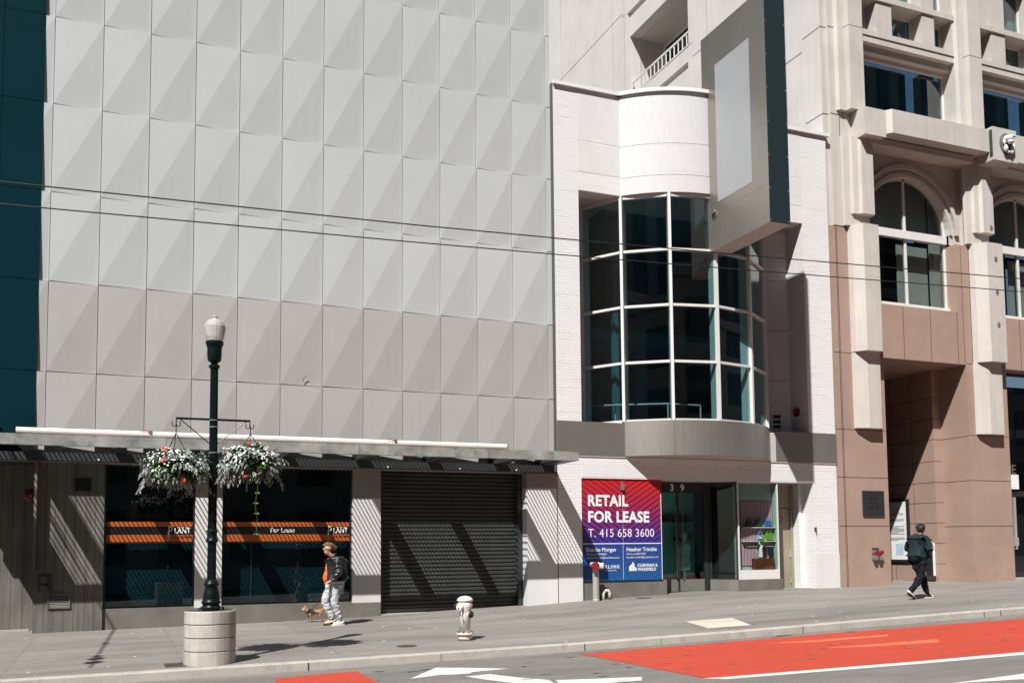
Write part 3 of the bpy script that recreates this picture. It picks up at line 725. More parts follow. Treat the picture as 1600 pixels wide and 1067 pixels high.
# splayed dark window between door and display
P0, P1 = Vector((15.96, .70, 0)), Vector((16.40, .06, 0)); dd = (P1-P0).normalized(); nn = Vector((dd.y, -dd.x, 0)); Lw = (P1-P0).length
fn = lambda u, v, d: tuple(P0+dd*u+nn*(-d)+Vector((0, 0, v)))
mb = MB(); mb.wall(0, Lw, .3, 3.27, 0, .05, [(.05, Lw-.05, .72, 3.2)], fn); so_ = mb.build('splayed_window', 'dark_frame', WB)
mb = MB(); mb.face([fn(.05, .72, .02), fn(Lw-.05, .72, .02), fn(Lw-.05, 3.2, .02), fn(.05, 3.2, .02)]); mb.build('pane', 'glass_shop', so_)
mb = MB(); mb.extr([(0, .3), (Lw, .3), (Lw, .70), (0, .70)], -.02, -.002, fn); mb.build('splay_plinth', 'plinth_stone', so_)
mb = MB(); mb.face([fn(-.05, .3, .09), fn(Lw, .3, .09), fn(Lw, 3.27, .09), fn(-.05, 3.27, .09)]); mb.build('window_lining', 'room_dark', so_)
# display window
mb = MB(); mb.wall(16.40, 17.70, .70, 3.27, .03, .09, [(16.44, 17.67, .94, 3.23)], XZ); dz = mb.build('display_window', 'mullion', WB)
mb = MB(); mb.box(16.44, 17.67, .055, .063, .94, 3.23); mb.build('pane', 'glass_clear', dz)
mb = MB(); mb.box(16.40, 17.76, -.02, .6, .2, .70); mb.build('display_plinth', 'plinth_stone', WB)
mb = MB(); mb.mt(0).box(16.42, 17.68, .25, .28, .70, 3.27).box(16.40, 16.43, .095, .28, .70, 3.27).box(17.675, 17.70, .095, .28, .70, 3.27); mb.mt(1).box(16.42, 17.68, .095, .248, .9, .945)
mb.mt(2).box(16.62, 17.66, .235, .248, 1.05, 2.78)
mb.mt(3)
for k in range(22): mb.box(16.64+k*.0463, 16.662+k*.0463, .225, .234, 1.06, 2.77)
mb.mt(4).box(16.62, 17.66, .12, .224, 2.050, 2.075).box(16.62, 17.66, .12, .224, 1.685, 1.71); mb.tube([(16.8, .20, 1.56), (17.65, .20, 1.56)], .014)
mb.build('display_lining', ['mint', 'shop_floor', 'plum', 'pink', 'mullion'], dz)
# side door at the right
mb = MB(); mb.box(17.72, 18.70, .72, .78, 2.62, 3.27).box(17.72, 18.70, .73, .78, .36, 2.60); sd = mb.build('service_door', 'door_beige', WB)
mb = MB(); mb.box(18.62, 18.70, .69, .80, .36, 3.27); mb.build('door_frame', 'door_beige', sd)
mb = MB(); mb.box(18.57, 18.62, .705, .722, 1.25, 1.45).box(18.58, 18.62, .705, .722, .55, .72); mb.build('hinge', 'galv', sd)
mb = MB()
for cx, cz, rx in ((17.95, 2.40, .10), (18.12, 2.38, .09), (18.28, 2.30, .10)):
    mb.tube([(cx+rx*math.cos(t), .726, cz+.09*math.sin(t)) for t in [k*.55 for k in range(12)]], .011, 5)
mb.tube([(17.9, .726, 2.2), (18.0, .726, 2.45), (18.1, .726, 2.2)], .009, 5)
mb.build('graffiti', 'scribble', sd)
mb = MB(); mb.box(17.86, 18.10, .722, .7285, 2.04, 2.16); mb.build('sticker', 'sticker_blue', sd)
mb = MB(); mb.box(18.72, 18.86, .452, .9, .1, 3.27); mb.build('jamb_return', 'white_brick', WB)
mb = MB(); mb.box(18.855, 18.90, -.05, -.002, 1.98, 2.06).box(18.87, 18.89, -.07, -.05, 1.94, 2.0); mb.build('wall_bracket', 'iron', WB)
mb = MB(); mb.box(18.862, XR+.004, -.012, -.002, -.1, 1.35, skip='k'); mb.build('base_cladding', 'white_stone', WB)
mb = MB(); mb.box(XL+.002, 11.818, -.012, -.002, -.3, 1.18, skip='k'); mb.build('base_cladding', 'white_stone', WB)
# shop room behind the door
mb = MB(); mb.mt(0).box(14.2, 16.9, 1.95, 2.0, .3, 3.27).box(14.15, 14.2, .8, 1.95, .3, 3.27); mb.mt(2).box(16.3, 16.38, 1.2, 1.95, .3, 3.27); mb.mt(1).box(14.2, 16.3, .78, 1.95, .38, .42); mb.mt(2).box(15.2, 16.29, 1.6, 1.94, 2.25, 2.38).box(15.6, 16.29, 1.65, 1.94, 1.75, 1.83).box(14.3, 14.6, 1.7, 1.94, 1.2, 2.3)
mb.build('shop_room', ['teal_wall', 'shop_floor', 'shelf_dark'], WB)
mb = MB(); mb.lathe((15.6, 1.40, .42), [(.03, 0), (.03, .5), (.16, .52), (.20, .62), (.13, .85), (.19, 1.12), (.17, 1.22), (.05, 1.27), (.045, 1.33), (.08, 1.38), (.095, 1.47), (.05, 1.56)], 14)
dm = mb.build('mannequin', 'paper_white', loc=(15.6, 1.40, .42), smooth=True); tag(dm, 'pale mannequin seen through the glass shop door', 'mannequin')

# ------------------------------------------------------------ stone and granite building
SB = thing('stone_building', (24, 0, .4), 'tall beige stone building with brown granite base and arched window', 'building')
WX = 19.70; PP = 4.65
P1 = [20.65, 25.30, 29.95]
YZ = lambda u, v, d: (WX+d, -u, v)      # side wall: u = -Y, d inward (+X)
# side wall with a loggia and two narrow slots
mb = MB()
mb.wall(-30, -.10, 12.9, 34, 0, .45, [(-10.9, -6.8, 19.22, 21.70), (-11.08, -6.85, 18.46, 18.70), (-11.08, -6.85, 22.50, 22.75), (-10.9, -6.8, 23.5, 26)], YZ)
mb.mt(1)
def sj(y0, y1, z0, z1): mb.box(WX-.002, WX+.03, y0, y1, z0, z1)
sj(11.5, 30, 22.94, 22.965); sj(11.30, 11.5, 22.80, 22.825); sj(6.6, 6.8, 19.25, 19.275); sj(.9, 6.55, 18.72, 18.745); sj(11.1, 30, 19.25, 19.27)
sj(.1, .86, 16.39, 16.415); sj(.9, 6.5, 16.02, 16.045); sj(.1, .8, 13.82, 13.845); sj(11.34, 11.352, 13, 34); sj(12.3, 12.31, 13, 34); sj(17.2, 17.21, 13, 34); sj(5.65, 5.66, 13, 34); sj(1.6, 1.608, 13, 34)
mb.build('side_wall', ['beige_side', 'joint'], SB)
mb = MB(); mb.box(WX, 20.15, .1, 30, .2, 12.898); mb.build('lower_side_wall', 'granite_band', SB)
mb = MB(); mb.box(20.16, 21.5, 10.905, 11.0, 19, 22).box(20.16, 21.5, 6.7, 6.795, 19, 22).box(21.30, 21.4, 6.7, 11, 19, 22).box(20.16, 21.5, 6.7, 11, 21.705, 21.9)
mb.box(20.16, 21.5, 6.7, 11, 19.1, 19.215).box(20.16, 20.5, 6.7, 11.2, 18.3, 18.9, skip='').box(20.16, 20.5, 6.7, 11.2, 22.4, 22.9)
mb.build('loggia_wall', 'beige_stone', SB)
lw = MB(); lw.wall(-10.9, -6.8, 19.25, 21.68, 1.52, 1.58, [(-10.75, -8.75, 19.4, 21.5), (-8.55, -6.9, 19.4, 21.5)], YZ); lwo = lw.build('loggia_window', 'window_frame', SB)
mb = MB(); mb.face([(WX+1.55, 10.75, 19.4), (WX+1.55, 6.9, 19.4), (WX+1.55, 6.9, 21.5), (WX+1.55, 10.75, 21.5)]); mb.build('pane', 'opp_glass', lwo)
rl = MB(); rl.box(WX+.02, WX+.07, 6.81, 10.89, 19.77, 19.83); rl.box(WX+.02, WX+.06, 6.81, 10.89, 19.30, 19.34)
for k in range(15):
    y = 6.95+k*.277; rl.box(WX+.025, WX+.055, y, y+.035, 19.342, 19.768)
rl.build('railing', 'window_frame', SB)
# front wall, upper part
holes = []
for xc in P1[:2]:
    holes.append((xc+.32, xc+PP-.55, 14.24, 16.24))
    for z0, z1 in ((16.62, 17.56), (17.74, 19.6)):
        holes += [(xc+.32, xc+1.06, z0, z1), (xc+1.66, xc+2.86, z0, z1), (xc+3.34, xc+PP-.60, z0, z1)]
    holes.append((xc+.32, xc+PP-.30, 10.56, 13.2))
mb = MB(); mb.wall(19.90, 33, 10.6, 24, 0, .62, holes, XZ); mb.box(WX+.002, 19.898, .094, .6, 10.6, 24)
mb.mt(1)
for x0, x1, y, z in ((19.9, 20.34, -.004, 16.4), (WX, 19.9, .09, 16.4), (19.9, 20.20, -.004, 13.83), (WX, 19.9, .09, 13.83)): mb.box(x0, x1, y, y+.02, z, z+.022)
mb.box(20.20, 20.218, -.004, .01, 10.6, 13.84).box(20.33, 20.345, -.004, .01, 13.84, 24)
for xc in P1[:2]: mb.box(xc+.32, xc+PP-.55, -.004, .02, 16.395, 16.455)
fw = mb.build('front_wall', ['beige_stone', 'joint'], SB)
for xc in P1:
    mb = MB(); sft = [(xc-.30, 0), (xc-.26, -.30), (xc+.25, -.30), (xc+.30, 0)]
    mb.prism(sft, 13.95, 16.392).prism(sft, 16.415, 24); mb.prism([(xc-.55, 0), (xc-.50, -.12), (xc-.31, -.12), (xc-.305, 0)], 13.95, 24)
    mb.build('pier', 'beige_stone', SB)
    mb = MB(); mb.prism([(xc-.45, 0), (xc-.43, -.10), (xc-.24, -.12), (xc-.20, -.20), (xc-.03, -.22), (xc+.02, -.31), (xc+.45, -.31), (xc+.50, -.2), (xc+.50, 0)], 10.93, 13.2)
    mb.prism([(xc-.45, 0), (xc-.43, -.10), (xc-.20, -.12), (xc+.44, -.12), (xc+.44, 0)], 10.6, 10.93); mb.build('pier_shaft', 'beige_stone', SB)
def window(x0, x1, z0, z1, y, bars=(), fr=.06, parent=SB, gm='opp_glass', fm='window_frame', hb=()):
    mb = MB(); hs = []; xs = [x0]+list(bars)+[x1]; zz = [z0]+list(hb)+[z1]
    for a, b in zip(xs, xs[1:]):
        for c, d in zip(zz, zz[1:]): hs.append((a+fr, b-fr, c+fr, d-fr))
    mb.wall(x0, x1, z0, z1, y, y+.07, hs, XZ); o = mb.build('window', fm, parent)
    mb = MB()
    for h in hs: mb.face([(h[0], y+.04, h[2]), (h[1], y+.04, h[2]), (h[1], y+.04, h[3]), (h[0], y+.04, h[3])])
    mb.build('pane', gm, o)
    return o
for xc in P1[:2]:
    wo = window(xc+.32, xc+PP-.55, 14.24, 16.24, .46, fr=.05, gm='glass_tower')
    mb = MB(); mb.box(xc+.3, xc+PP-.3, 2.2, 2.3, 14, 17).box(xc+PP-.9, xc+PP-.45, .9, 1.3, 14.2, 16.3); mb.build('room_back', 'paper_dark', wo)
    mb = MB(); mb.box(xc+.32, xc+PP-.55, .16, .455, 16.05, 16.238).box(xc+.32, xc+PP-.55, .34, .455, 15.93, 16.048); mb.build('lintel_step', 'beige_stone', SB)
    for z0, z1 in ((16.62, 17.56), (17.74, 19.6)):
        for a, b in ((.32, 1.06), (1.66, 2.86), (3.34, PP-.60)):
            wo = window(xc+a, xc+b, z0, z1, .44, fr=.045, gm='glass_tower')
            mb = MB(); mb.mt(0).box(xc+a-.1, xc+b+.1, .95, .99, z0-.1, z1+.1); mb.mt(1).box(xc+b-.30, xc+b-.05, .60, .9, z0, z1); mb.build('blind', ['opp_wall', 'curtain_and_reflection'], wo)
    mb = MB(); mb.box(xc+.30, xc+PP-.5, -.05, .62, 17.565, 17.735); mb.build('sill_course', 'beige_stone', SB)
# balcony beams over the arches
def beam(x0, x1, y, z0, z1, name='beam', m_='beige_stone'):
    mb = MB(); mb.box(x0, x1, y, -.002, z0, z1); return mb.build(name, m_, SB)
beam(20.62, 21.38, -.57, 13.13, 13.92, 'beam_block')
mb = MB(); mb.prism([(21.382, -.002), (21.382, -.57), (21.50, -.70), (25.24, -.70), (25.24, -.002)], 13.24, 13.93); mb.build('beam', 'beige_stone', SB)
b2 = beam(25.245, 26.22, -.83, 12.98, 13.99, 'beam_block')
mb = MB(); mb.box(26.225, 30, -.70, -.002, 13.1, 13.95); mb.build('beam', 'beige_stone', SB)
mb = MB(); mb.box(20.96, 25.0, -.34, .24, 13.02, 13.198).box(25.5, 29.6, -.34, .24, 13.02, 13.198); mb.build('beam_soffit', 'beige_stone', SB)
mb = MB(); mb.box(25.245-.02, 25.26, -.81, -.72, 13.1, 13.9); mb.build('slot', 'dark_gap', b2)
# carved lion head medallion (plain relief)
md = MB(); cx, cz = 25.80, 13.52
md.extr([(cx+.30*math.cos(t), cz+.33*math.sin(t)) for t in [k*math.pi/10 for k in range(20)]], -.85, -.831, XZ)
mo = md.build('medallion', 'plinth_stone', SB)
md = MB()
md.ball((cx-.04, -.93, cz+.12), .15, 10, 7, (1.1, .8, .75)); md.ball((cx-.02, -1.0, cz+.0), .10, 8, 6, (1.2, .9, .6)); md.ball((cx+.16, -.93, cz+.23), .07, 8, 6, (1.7, .8, .6)); md.ball((cx-.14, -.92, cz-.18), .08, 8, 6, (.9, .8, 1.4)); md.ball((cx+.19, -.90, cz-.08), .09, 8, 6, (.8, .7, 2.2)); md.ball((cx+.10, -.92, cz-.24), .07, 8, 6, (.8, .7, 1.3)); md.ball((cx-.17, -.90, cz+.02), .07, 8, 6, (.7, .7, 1.5)); md.ball((cx-.0, -.90, cz-.27), .06, 8, 6, (1.4, .7, .7))
md.build('lion_relief', 'white_stone', mo, smooth=True)
# arched windows
for xc in P1[:2]:
    x0, x1, y = xc+.30, xc+PP-.30, .25; ax, az, ar = xc+2.25, 10.9, 1.58
    n = 24; A = [(ax-ar*math.cos(math.pi*k/n), az+ar*math.sin(math.pi*k/n)) for k in range(n+1)]
    mb = MB()
    for (u0, v0), (u1, v1) in zip(A, A[1:]):
        mb.face([(u0, y, v0), (u1, y, v1), (u1, y, 13.25), (u0, y, 13.25)])
        mb.face([(u0, y, v0), (u0, y+.3, v0), (u1, y+.3, v1), (u1, y, v1)])
    mb.face([(x0, y, 10.6), (ax-ar, y, 10.6), (ax-ar, y, 13.25), (x0, y, 13.25)]); mb.face([(ax+ar, y, 10.6), (x1, y, 10.6), (x1, y, 13.25), (ax+ar, y, 13.25)])
    mb.build('arch_wall', 'beige_stone', SB)
    mb = MB()
    for r0, r1, d in ((ar+.02, ar+.13, .05), (ar+.22, ar+.36, .09)):
        B = [(ax-r*math.cos(math.pi*k/n), az+r*math.sin(math.pi*k/n)) for r in (r0, r1) for k in range(n+1)]
        for k in range(n):
            p, q, s, t = B[k], B[k+1], B[n+2+k], B[n+1+k]
            mb.face([(p[0], y-d, p[1]), (q[0], y-d, q[1]), (s[0], y-d, s[1]), (t[0], y-d, t[1])]); mb.face([(p[0], y, p[1]), (q[0], y, q[1]), (q[0], y-d, q[1]), (p[0], y-d, p[1])])
            mb.face([(t[0], y-d, t[1]), (s[0], y-d, s[1]), (s[0], y, s[1]), (t[0], y, t[1])])
    mb.build('archivolt', 'beige_stone', SB)
    wf = MB(); gy = .42
    wf.box(ax-ar, ax+ar, gy-.10, gy+.06, 10.64, 10.88).box(ax-ar, ax+ar, gy-.12, gy+.06, 8.48, 8.66).box(ax-.04, ax+.04, gy-.03, gy+.05, 8.66, 10.64).box(ax-.04, ax+.04, gy-.03, gy+.05, 10.88, az+ar)
    wf.box(ax-ar, ax-ar+.07, gy-.03, gy+.05, 8.66, 10.64).box(ax+ar-.07, ax+ar, gy-.03, gy+.05, 8.66, 10.64)
    for (u0, v0), (u1, v1) in zip(A, A[1:]):
        s = 1-.06/ar; q0, q1 = (ax+(u0-ax)*s, az+(v0-az)*s), (ax+(u1-ax)*s, az+(v1-az)*s)
        wf.face([(q0[0], gy-.03, q0[1]), (q1[0], gy-.03, q1[1]), (u1, gy-.03, v1), (u0, gy-.03, v0)]); wf.face([(q1[0], gy-.03, q1[1]), (q0[0], gy-.03, q0[1]), (q0[0], gy+.05, q0[1]), (q1[0], gy+.05, q1[1])])
    wo = wf.build('arched_window', 'window_frame', SB)
    mb = MB(); mb.face([(ax-ar, gy, 8.6), (ax+ar, gy, 8.6), (ax+ar, gy, az), (ax-ar, gy, az)]); mb.face([(u, gy, v) for u, v in A]); mb.build('pane', 'glass_shop', wo)
    mb = MB(); mb.mt(0).box(x0, x1, 2.6, 2.7, 8, 13); mb.mt(1).box(ax+ar-.30, ax+ar+.4, .72, .75, 8.4, 12.6).box(ax+.05, ax+ar-.32, .80, .83, 8.4, 10.62).box(ax-1.5, ax+ar-.32, .78, .80, 10.95, 12.8); mb.mt(0).box(x0, x1, .63, 2.6, 13.0, 13.1)  # sheet behind the upper arch carries the glass's grey reflection in its colour
    mb.mt(2).box(ax-1.3, ax+1.3, 1.2, 1.5, 10.62, 10.9)
    mb.build('room_back', ['room_dark', 'curtain_and_reflection', 'room_dark', 'opp_wall'], wo)
# granite base
gh = [(P1[0]+.68, P1[0]+3.83, 8.48, 11), (P1[1]+.68, P1[1]+3.83, 8.48, 11), (21.51, 24.70, -1, 6.91), (26.33, 30.2, -1, 6.88)]
mb = MB(); mb.wall(WX+.003, 33, -.2, 10.56, 0, .6, gh, XZ); mb.mt(1)
J = .0025
def jh(x0, x1, z, y=0): mb.box(x0, x1, y-J, y+.01, z-.008, z+.008)
def jv(x, z0, z1, y=0): mb.box(x-.008, x+.008, y-J, y+.01, z0, z1)
for z in (6.95, 4.79, 3.45, 2.10): jh(WX+.02, 21.5, z); jh(24.71, 26.32, z)
for x in (19.93, 19.97): jv(x, -.1, 10.55)
for x in (22.31, 23.35, 24.41): jv(x, 6.92, 8.47)
for x in (24.66, 24.98): jv(x, 6.95, 10.5)
for x in (27.0, 28.0, 29.1): jv(x, 6.9, 8.47)
mb.build('granite_wall', ['granite_band', 'joint'], SB)
for dx, fl, fr_, ll, lm, lr in ((0, 20.55, 21.10, 20.36, 20.72, 21.17), (4.65, 25.28, 25.92, 24.98, 25.36, 25.90)):
    mb = MB(); b0 = 20.35+dx
    mb.prism([(b0, 0), (b0+.04, -.16), (fl-.05, -.34), (fl, -.42), (fr_, -.42), (fr_+.04, 0)], 6.98, 10.598); mb.build('pilaster', 'beige_stone', SB)
    mb = MB(); mb.prism([(ll, 0), (ll+.03, -.10), (lm, -.22), (lr, -.22), (lr+.02, 0)], 4.83, 6.976); mb.build('lower_pilaster', 'beige_stone', SB)
    if dx:
        mb = MB()
        for z in (10.9, 9.9, 8.9, 7.9): mb.ball((25.62, -.425 if z < 10.5 else -.315, z+.2), .07, 7, 5, (1, .2, 1.3))
        mb.build('stain_patch', 'plinth_stone', SB)
# recessed entrance
mb = MB(); T1 = []
mb.box(24.702, 24.9, .602, 1.04, .2, 6.91).box(24.38, 24.9, 1.043, 6, .2, 6.91); mb.mt(1).box(21.3, 21.508, .602, 6, .2, 6.91).box(21.3, 24.9, 6.0, 6.1, .2, 6.91); mb.mt(0).box(21.3, 24.9, .603, 6, 6.915, 7.1)  # left and back walls near black: recess shade put into their colour
mb.mt(2)
for z in (.98, 1.60, 2.22, 2.84, 3.46, 4.10, 4.77, 5.4, 6.05):
    mb.box(24.377, 24.39, 1.043, 5.9, z-.007, z+.007); mb.box(24.385, 24.70, 1.0405, 1.05, z-.007, z+.007)
for y in (1.9, 2.75, 3.6): mb.box(24.377, 24.39, y-.006, y+.006, .3, 6.9)
for z in (4.77, 3.45, 2.10): mb.box(24.698, 24.71, .003, 1.04, z-.008, z+.008)
mb.build('entrance_recess', ['granite_band', 'room_dark', 'joint'], SB)
# glazed doorway at the right edge
mb = MB(); hs = [(26.42, 27.6, .70, 3.02), (27.72, 30.1, .70, 3.02), (26.42, 30.1, 3.2, 6.8)]
mb.wall(26.34, 30.2, .42, 6.87, .5, .58, hs, XZ); dwo = mb.build('glazed_doorway', 'dark_frame', SB)
mb = MB()
for h in hs: mb.face([(h[0], .54, h[2]), (h[1], .54, h[2]), (h[1], .54, h[3]), (h[0], .54, h[3])])
mb.build('pane', 'glass_shop', dwo)
mb = MB(); mb.box(26.3, 30.2, 2.5, 2.6, .4, 6.9); mb.build('room_back', 'room_dark', dwo)
mb = MB(); mb.box(26.335, 30.2, -.02, .5, .2, .53); mb.build('door_step', 'kerb', SB)
mb = MB(); add_text(mb, 'SPE', .42, lambda u, v: (26.50+u, .46, 3.72+v), bold=.004); mb.build('sign_letters', 'brass', dwo)
mb = MB(); mb.box(26.85, 27.2, .45, .47, 3.25, 3.7); mb.build('notice', 'paper_white', dwo)
mb = MB(); mb.box(26.95, 27.02, .44, .50, 1.4, 3.0).box(26.9, 27.06, .43, .5, 1.5, 1.75); mb.build('door_pull', 'galv', dwo)

# ------------------------------------------------------------ things fixed to the fronts
# blade sign over the curved bay
t = thing('blade_sign', (15.39, -1, 9), 'tall steel blade sign with blank grey panel sticking out above the curved bay', 'sign')
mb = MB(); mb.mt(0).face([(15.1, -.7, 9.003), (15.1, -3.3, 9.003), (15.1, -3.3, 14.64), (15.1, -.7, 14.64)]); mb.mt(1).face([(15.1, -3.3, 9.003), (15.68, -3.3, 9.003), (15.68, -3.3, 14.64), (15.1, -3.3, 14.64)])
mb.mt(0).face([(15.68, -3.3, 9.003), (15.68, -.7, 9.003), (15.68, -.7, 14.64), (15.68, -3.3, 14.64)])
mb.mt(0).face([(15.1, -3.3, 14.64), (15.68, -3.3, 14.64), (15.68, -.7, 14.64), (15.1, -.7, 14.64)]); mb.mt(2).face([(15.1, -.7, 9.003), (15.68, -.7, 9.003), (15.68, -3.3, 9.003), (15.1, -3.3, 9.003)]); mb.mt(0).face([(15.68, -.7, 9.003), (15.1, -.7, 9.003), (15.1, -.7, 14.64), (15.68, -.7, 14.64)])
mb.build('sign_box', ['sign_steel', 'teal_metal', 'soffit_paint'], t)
mb = MB(); mb.face([(15.094, -1.29, 10.16), (15.094, -2.69, 10.16), (15.094, -2.69, 13.70), (15.094, -1.29, 13.70)]); mb.box(15.095, 15.099, -2.69, -1.29, 10.16, 13.7, skip='l'); mb.build('blank_panel', 'sign_panel', t)
mb = MB()
for z in (9.9, 11.4, 12.9): mb.box(15.0985, 15.0999, -3.29, -1, z, z+.006)
mb.build('seam', 'plinth_stone', t)
mb = MB()
for z in (9.06, 9.8, 10.6, 11.4, 12.2, 13.0, 13.8):
    for x in (15.13, 15.65): mb.ball((x, -3.302, z), .013, 6, 4)
mb.build('rivet', 'galv', t)
mb = MB(); mb.box(15.06, 15.099, -1.22, -1.06, 9.85, 9.93); mb.tube([(15.07, -1.14+.07*math.cos(a), 9.9+.10*math.sin(a)) for a in [k*.5 for k in range(11)]], .012, 5); mb.build('lock_hasp', 'chrome', t)
# red and blue lease banner
t = thing('lease_banner', (12.95, .03, .757), 'big red and blue retail for lease banner with phone number beside shop door', 'banner')
mb = MB(); mb.box(11.83, 14.08, .03, .055, .757, 3.285); o = mb.build('printed_sheet', 'lease_print', t)
mb = MB(); y = .026
def T(txt, size, x, z, **k): add_text(mb, txt, size, lambda u, v: (x+u, y, z+v), **k)
T('RETAIL', .37, 11.99, 2.60, bold=.013, sx=.93, spacing=1.06); T('FOR LEASE', .37, 11.99, 2.20, bold=.013, sx=.93, spacing=1.06); T('T. 415 658 3600', .29, 11.99, 1.83, bold=-.001, sx=.94, spacing=1.03)
T('Kazuko Morgan', .135, 11.94, 1.475, bold=.002, sx=.95); T('Heather Trimble', .135, 13.05, 1.475, bold=.002, sx=.95)
T('CA Lic # 01070005', .07, 11.94, 1.385); T('CA Lic # 02017035', .07, 13.05, 1.385); T('kazuko.morgan@cushwake.com', .07, 11.94, 1.30); T('heather.trimble@cushwake.com', .07, 13.05, 1.30)
T('STERLING', .115, 12.20, 1.06, bold=.003, spacing=1.35); T('PROPERTIES', .05, 12.45, .99, spacing=1.2); T('CUSHMAN &', .105, 13.36, 1.085, bold=.003, sx=.92, spacing=1.05); T('WAKEFIELD', .105, 13.36, .985, bold=.003, sx=.92, spacing=1.05)
for a, b, c, d in ((11.85, 14.06, 1.655, 1.675),): mb.box(a, b, y, y+.002, c, d)
mb.box(12.955, 12.962, y, y+.002, .78, 1.655); mb.box(12.965, 12.968, y, y+.002, 1.675, 3.25)
mb.box(14.062, 14.078, y, y+.002, .76, 2.9)
for q in ([(13.12, .985), (13.20, .985), (13.20, 1.16), (13.12, 1.09)], [(13.21, .985), (13.27, .985), (13.27, 1.16), (13.21, 1.22)], [(13.28, .985), (13.33, .985), (13.33, 1.06), (13.28, 1.09)]): mb.face([(a, y, b) for a, b in q])
for q in ([(12.06, 1.06), (12.14, 1.06), (12.14, 1.075), (12.06, 1.075)], [(12.06, 1.15), (12.14, 1.15), (12.14, 1.165), (12.06, 1.165)], [(12.06, 1.06), (12.075, 1.06), (12.075, 1.165), (12.06, 1.165)]): mb.face([(a, y, b) for a, b in q])
mb.build('lettering', 'text_white', t)
mb = MB(); mb.box(12.92, 13.0, -.03, .029, 2.99, 3.15); mb.build('sensor_box', 'plinth_stone', t)
# standpipe with red caps, small bent pipe
gx = gz(12.02, -.30)
t = thing('fire_standpipe', (12.02, -.30, gx), 'short grey standpipe with red cap standing in front of lease banner', 'standpipe')
mb = MB(); mb.lathe((12.02, -.30, gx), [(.085, -.05), (.085, .04), (.078, .05), (.078, .78), (.09, .79), (.09, .84), (.06, .86)], 16); mb.build('pipe', 'galv', t, smooth=False)
mb = MB(); mb.tube([(11.96, -.31, gx+.84), (11.94, -.46, gx+.84)], [.085, .085], 12); mb.tube([(11.94, -.46, gx+.84), (11.94, -.475, gx+.84)], [.1, .1], 12); mb.build('cap', 'red_cap', t)
mb = MB(); mb.tube([(12.06, -.30, gx+.84), (12.19, -.34, gx+.84)], [.075, .075], 10); mb.tube([(12.19, -.34, gx+.84), (12.21, -.345, gx+.84)], [.09, .06], 10); mb.tube([(11.9, -.28, gx+.88), (12.12, -.28, gx+.88)], .05, 8); mb.build('side_outlet', 'white_cap', t)
g2 = gz(12.4, -.15)
o = MB().tube([(12.31, -.12, g2-.05), (12.31, -.12, g2+.15), (12.35, -.13, g2+.22), (12.43, -.14, g2+.22), (12.47, -.14, g2+.15), (12.47, -.14, g2+.02)], .04, 10).build('vent_pipe', 'white_cap', smooth=True)
tag(o, 'small white bent pipe at the foot of the lease banner', 'pipe')
# alarm bells
def bell(loc, nrm, r, label, m_='red_enamel'):
    t = thing('alarm_bell', loc, label, 'alarm bell', 'red alarm bells')
    L = Vector(loc); n = Vector(nrm).normalized()
    mb = MB(); mb.tube([L, L+n*.02, L+n*.05, L+n*.075, L+n*.085], [r, r, r*.9, r*.6, .01], 18); mb.build('gong', m_, t)
    mb = MB(); mb.tube([L+n*.08, L+n*.1], [.02, .015], 8); mb.build('stud', 'galv', t)
bell((18.775, .46, 5.27), (-1, 0, 0), .13, 'round red alarm bell in the shaded brick reveal beside the louvred vent')
bell((-.30, 1.095, 2.74), (0, -1, 0), .14, 'round red alarm bell on dark boards under the canopy')
# twin hose connection on the boarded wall
def twin(loc, label, m_, cap, r=.045):
    t = thing('hose_connection', loc, label, 'hose connection', 'twin hose connections')
    x, y, z = loc
    mb = MB(); mb.box(x-.12, x+.12, y-.02, y, z-.17, z+.17); mb.build('plate', m_, t)
    return t
t = twin((.06, GY-.008, .98), 'dark twin hose connection low on the boarded wall', 'iron', 'iron')
for dz in (-.09, .09):
    mb = MB(); mb.tube([(.06, GY-.028, .98+dz), (.05, GY-.14, .96+dz)], [.055, .07], 12); mb.build('outlet', 'hyd_black', t)
t = twin((20.95, -.004, 1.32), 'polished twin hose connection with red caps on the granite wall', 'chrome', 'red_cap')
for dx in (-.09, .09):
    for dz in (.06, -.09):
        mb = MB(); mb.tube([(20.95+dx, -.02, 1.32+dz), (20.95+dx, -.14, 1.30+dz)], [.055, .065], 12); mb.build('outlet', 'chrome', t)
    mb = MB(); mb.tube([(20.95+dx, -.145, 1.36), (20.95+dx, -.17, 1.355)], [.075, .07], 12); mb.build('cap', 'red_cap', t)
# number plaque
t = thing('number_plaque', (20.93, -.004, 2.4), 'square dark plaque engraved 55 on the granite wall', 'plaque')
mb = MB(); mb.box(20.55, 21.30, -.05, -.004, 2.39, 3.08); mb.build('plate', 'plaque', t)
mb = MB(); add_text(mb, '55', .44, lambda u, v: (20.925+u, -.052, 2.58+v), align='CENTER', sx=.85); mb.build('numerals', 'plaque_mark', t)
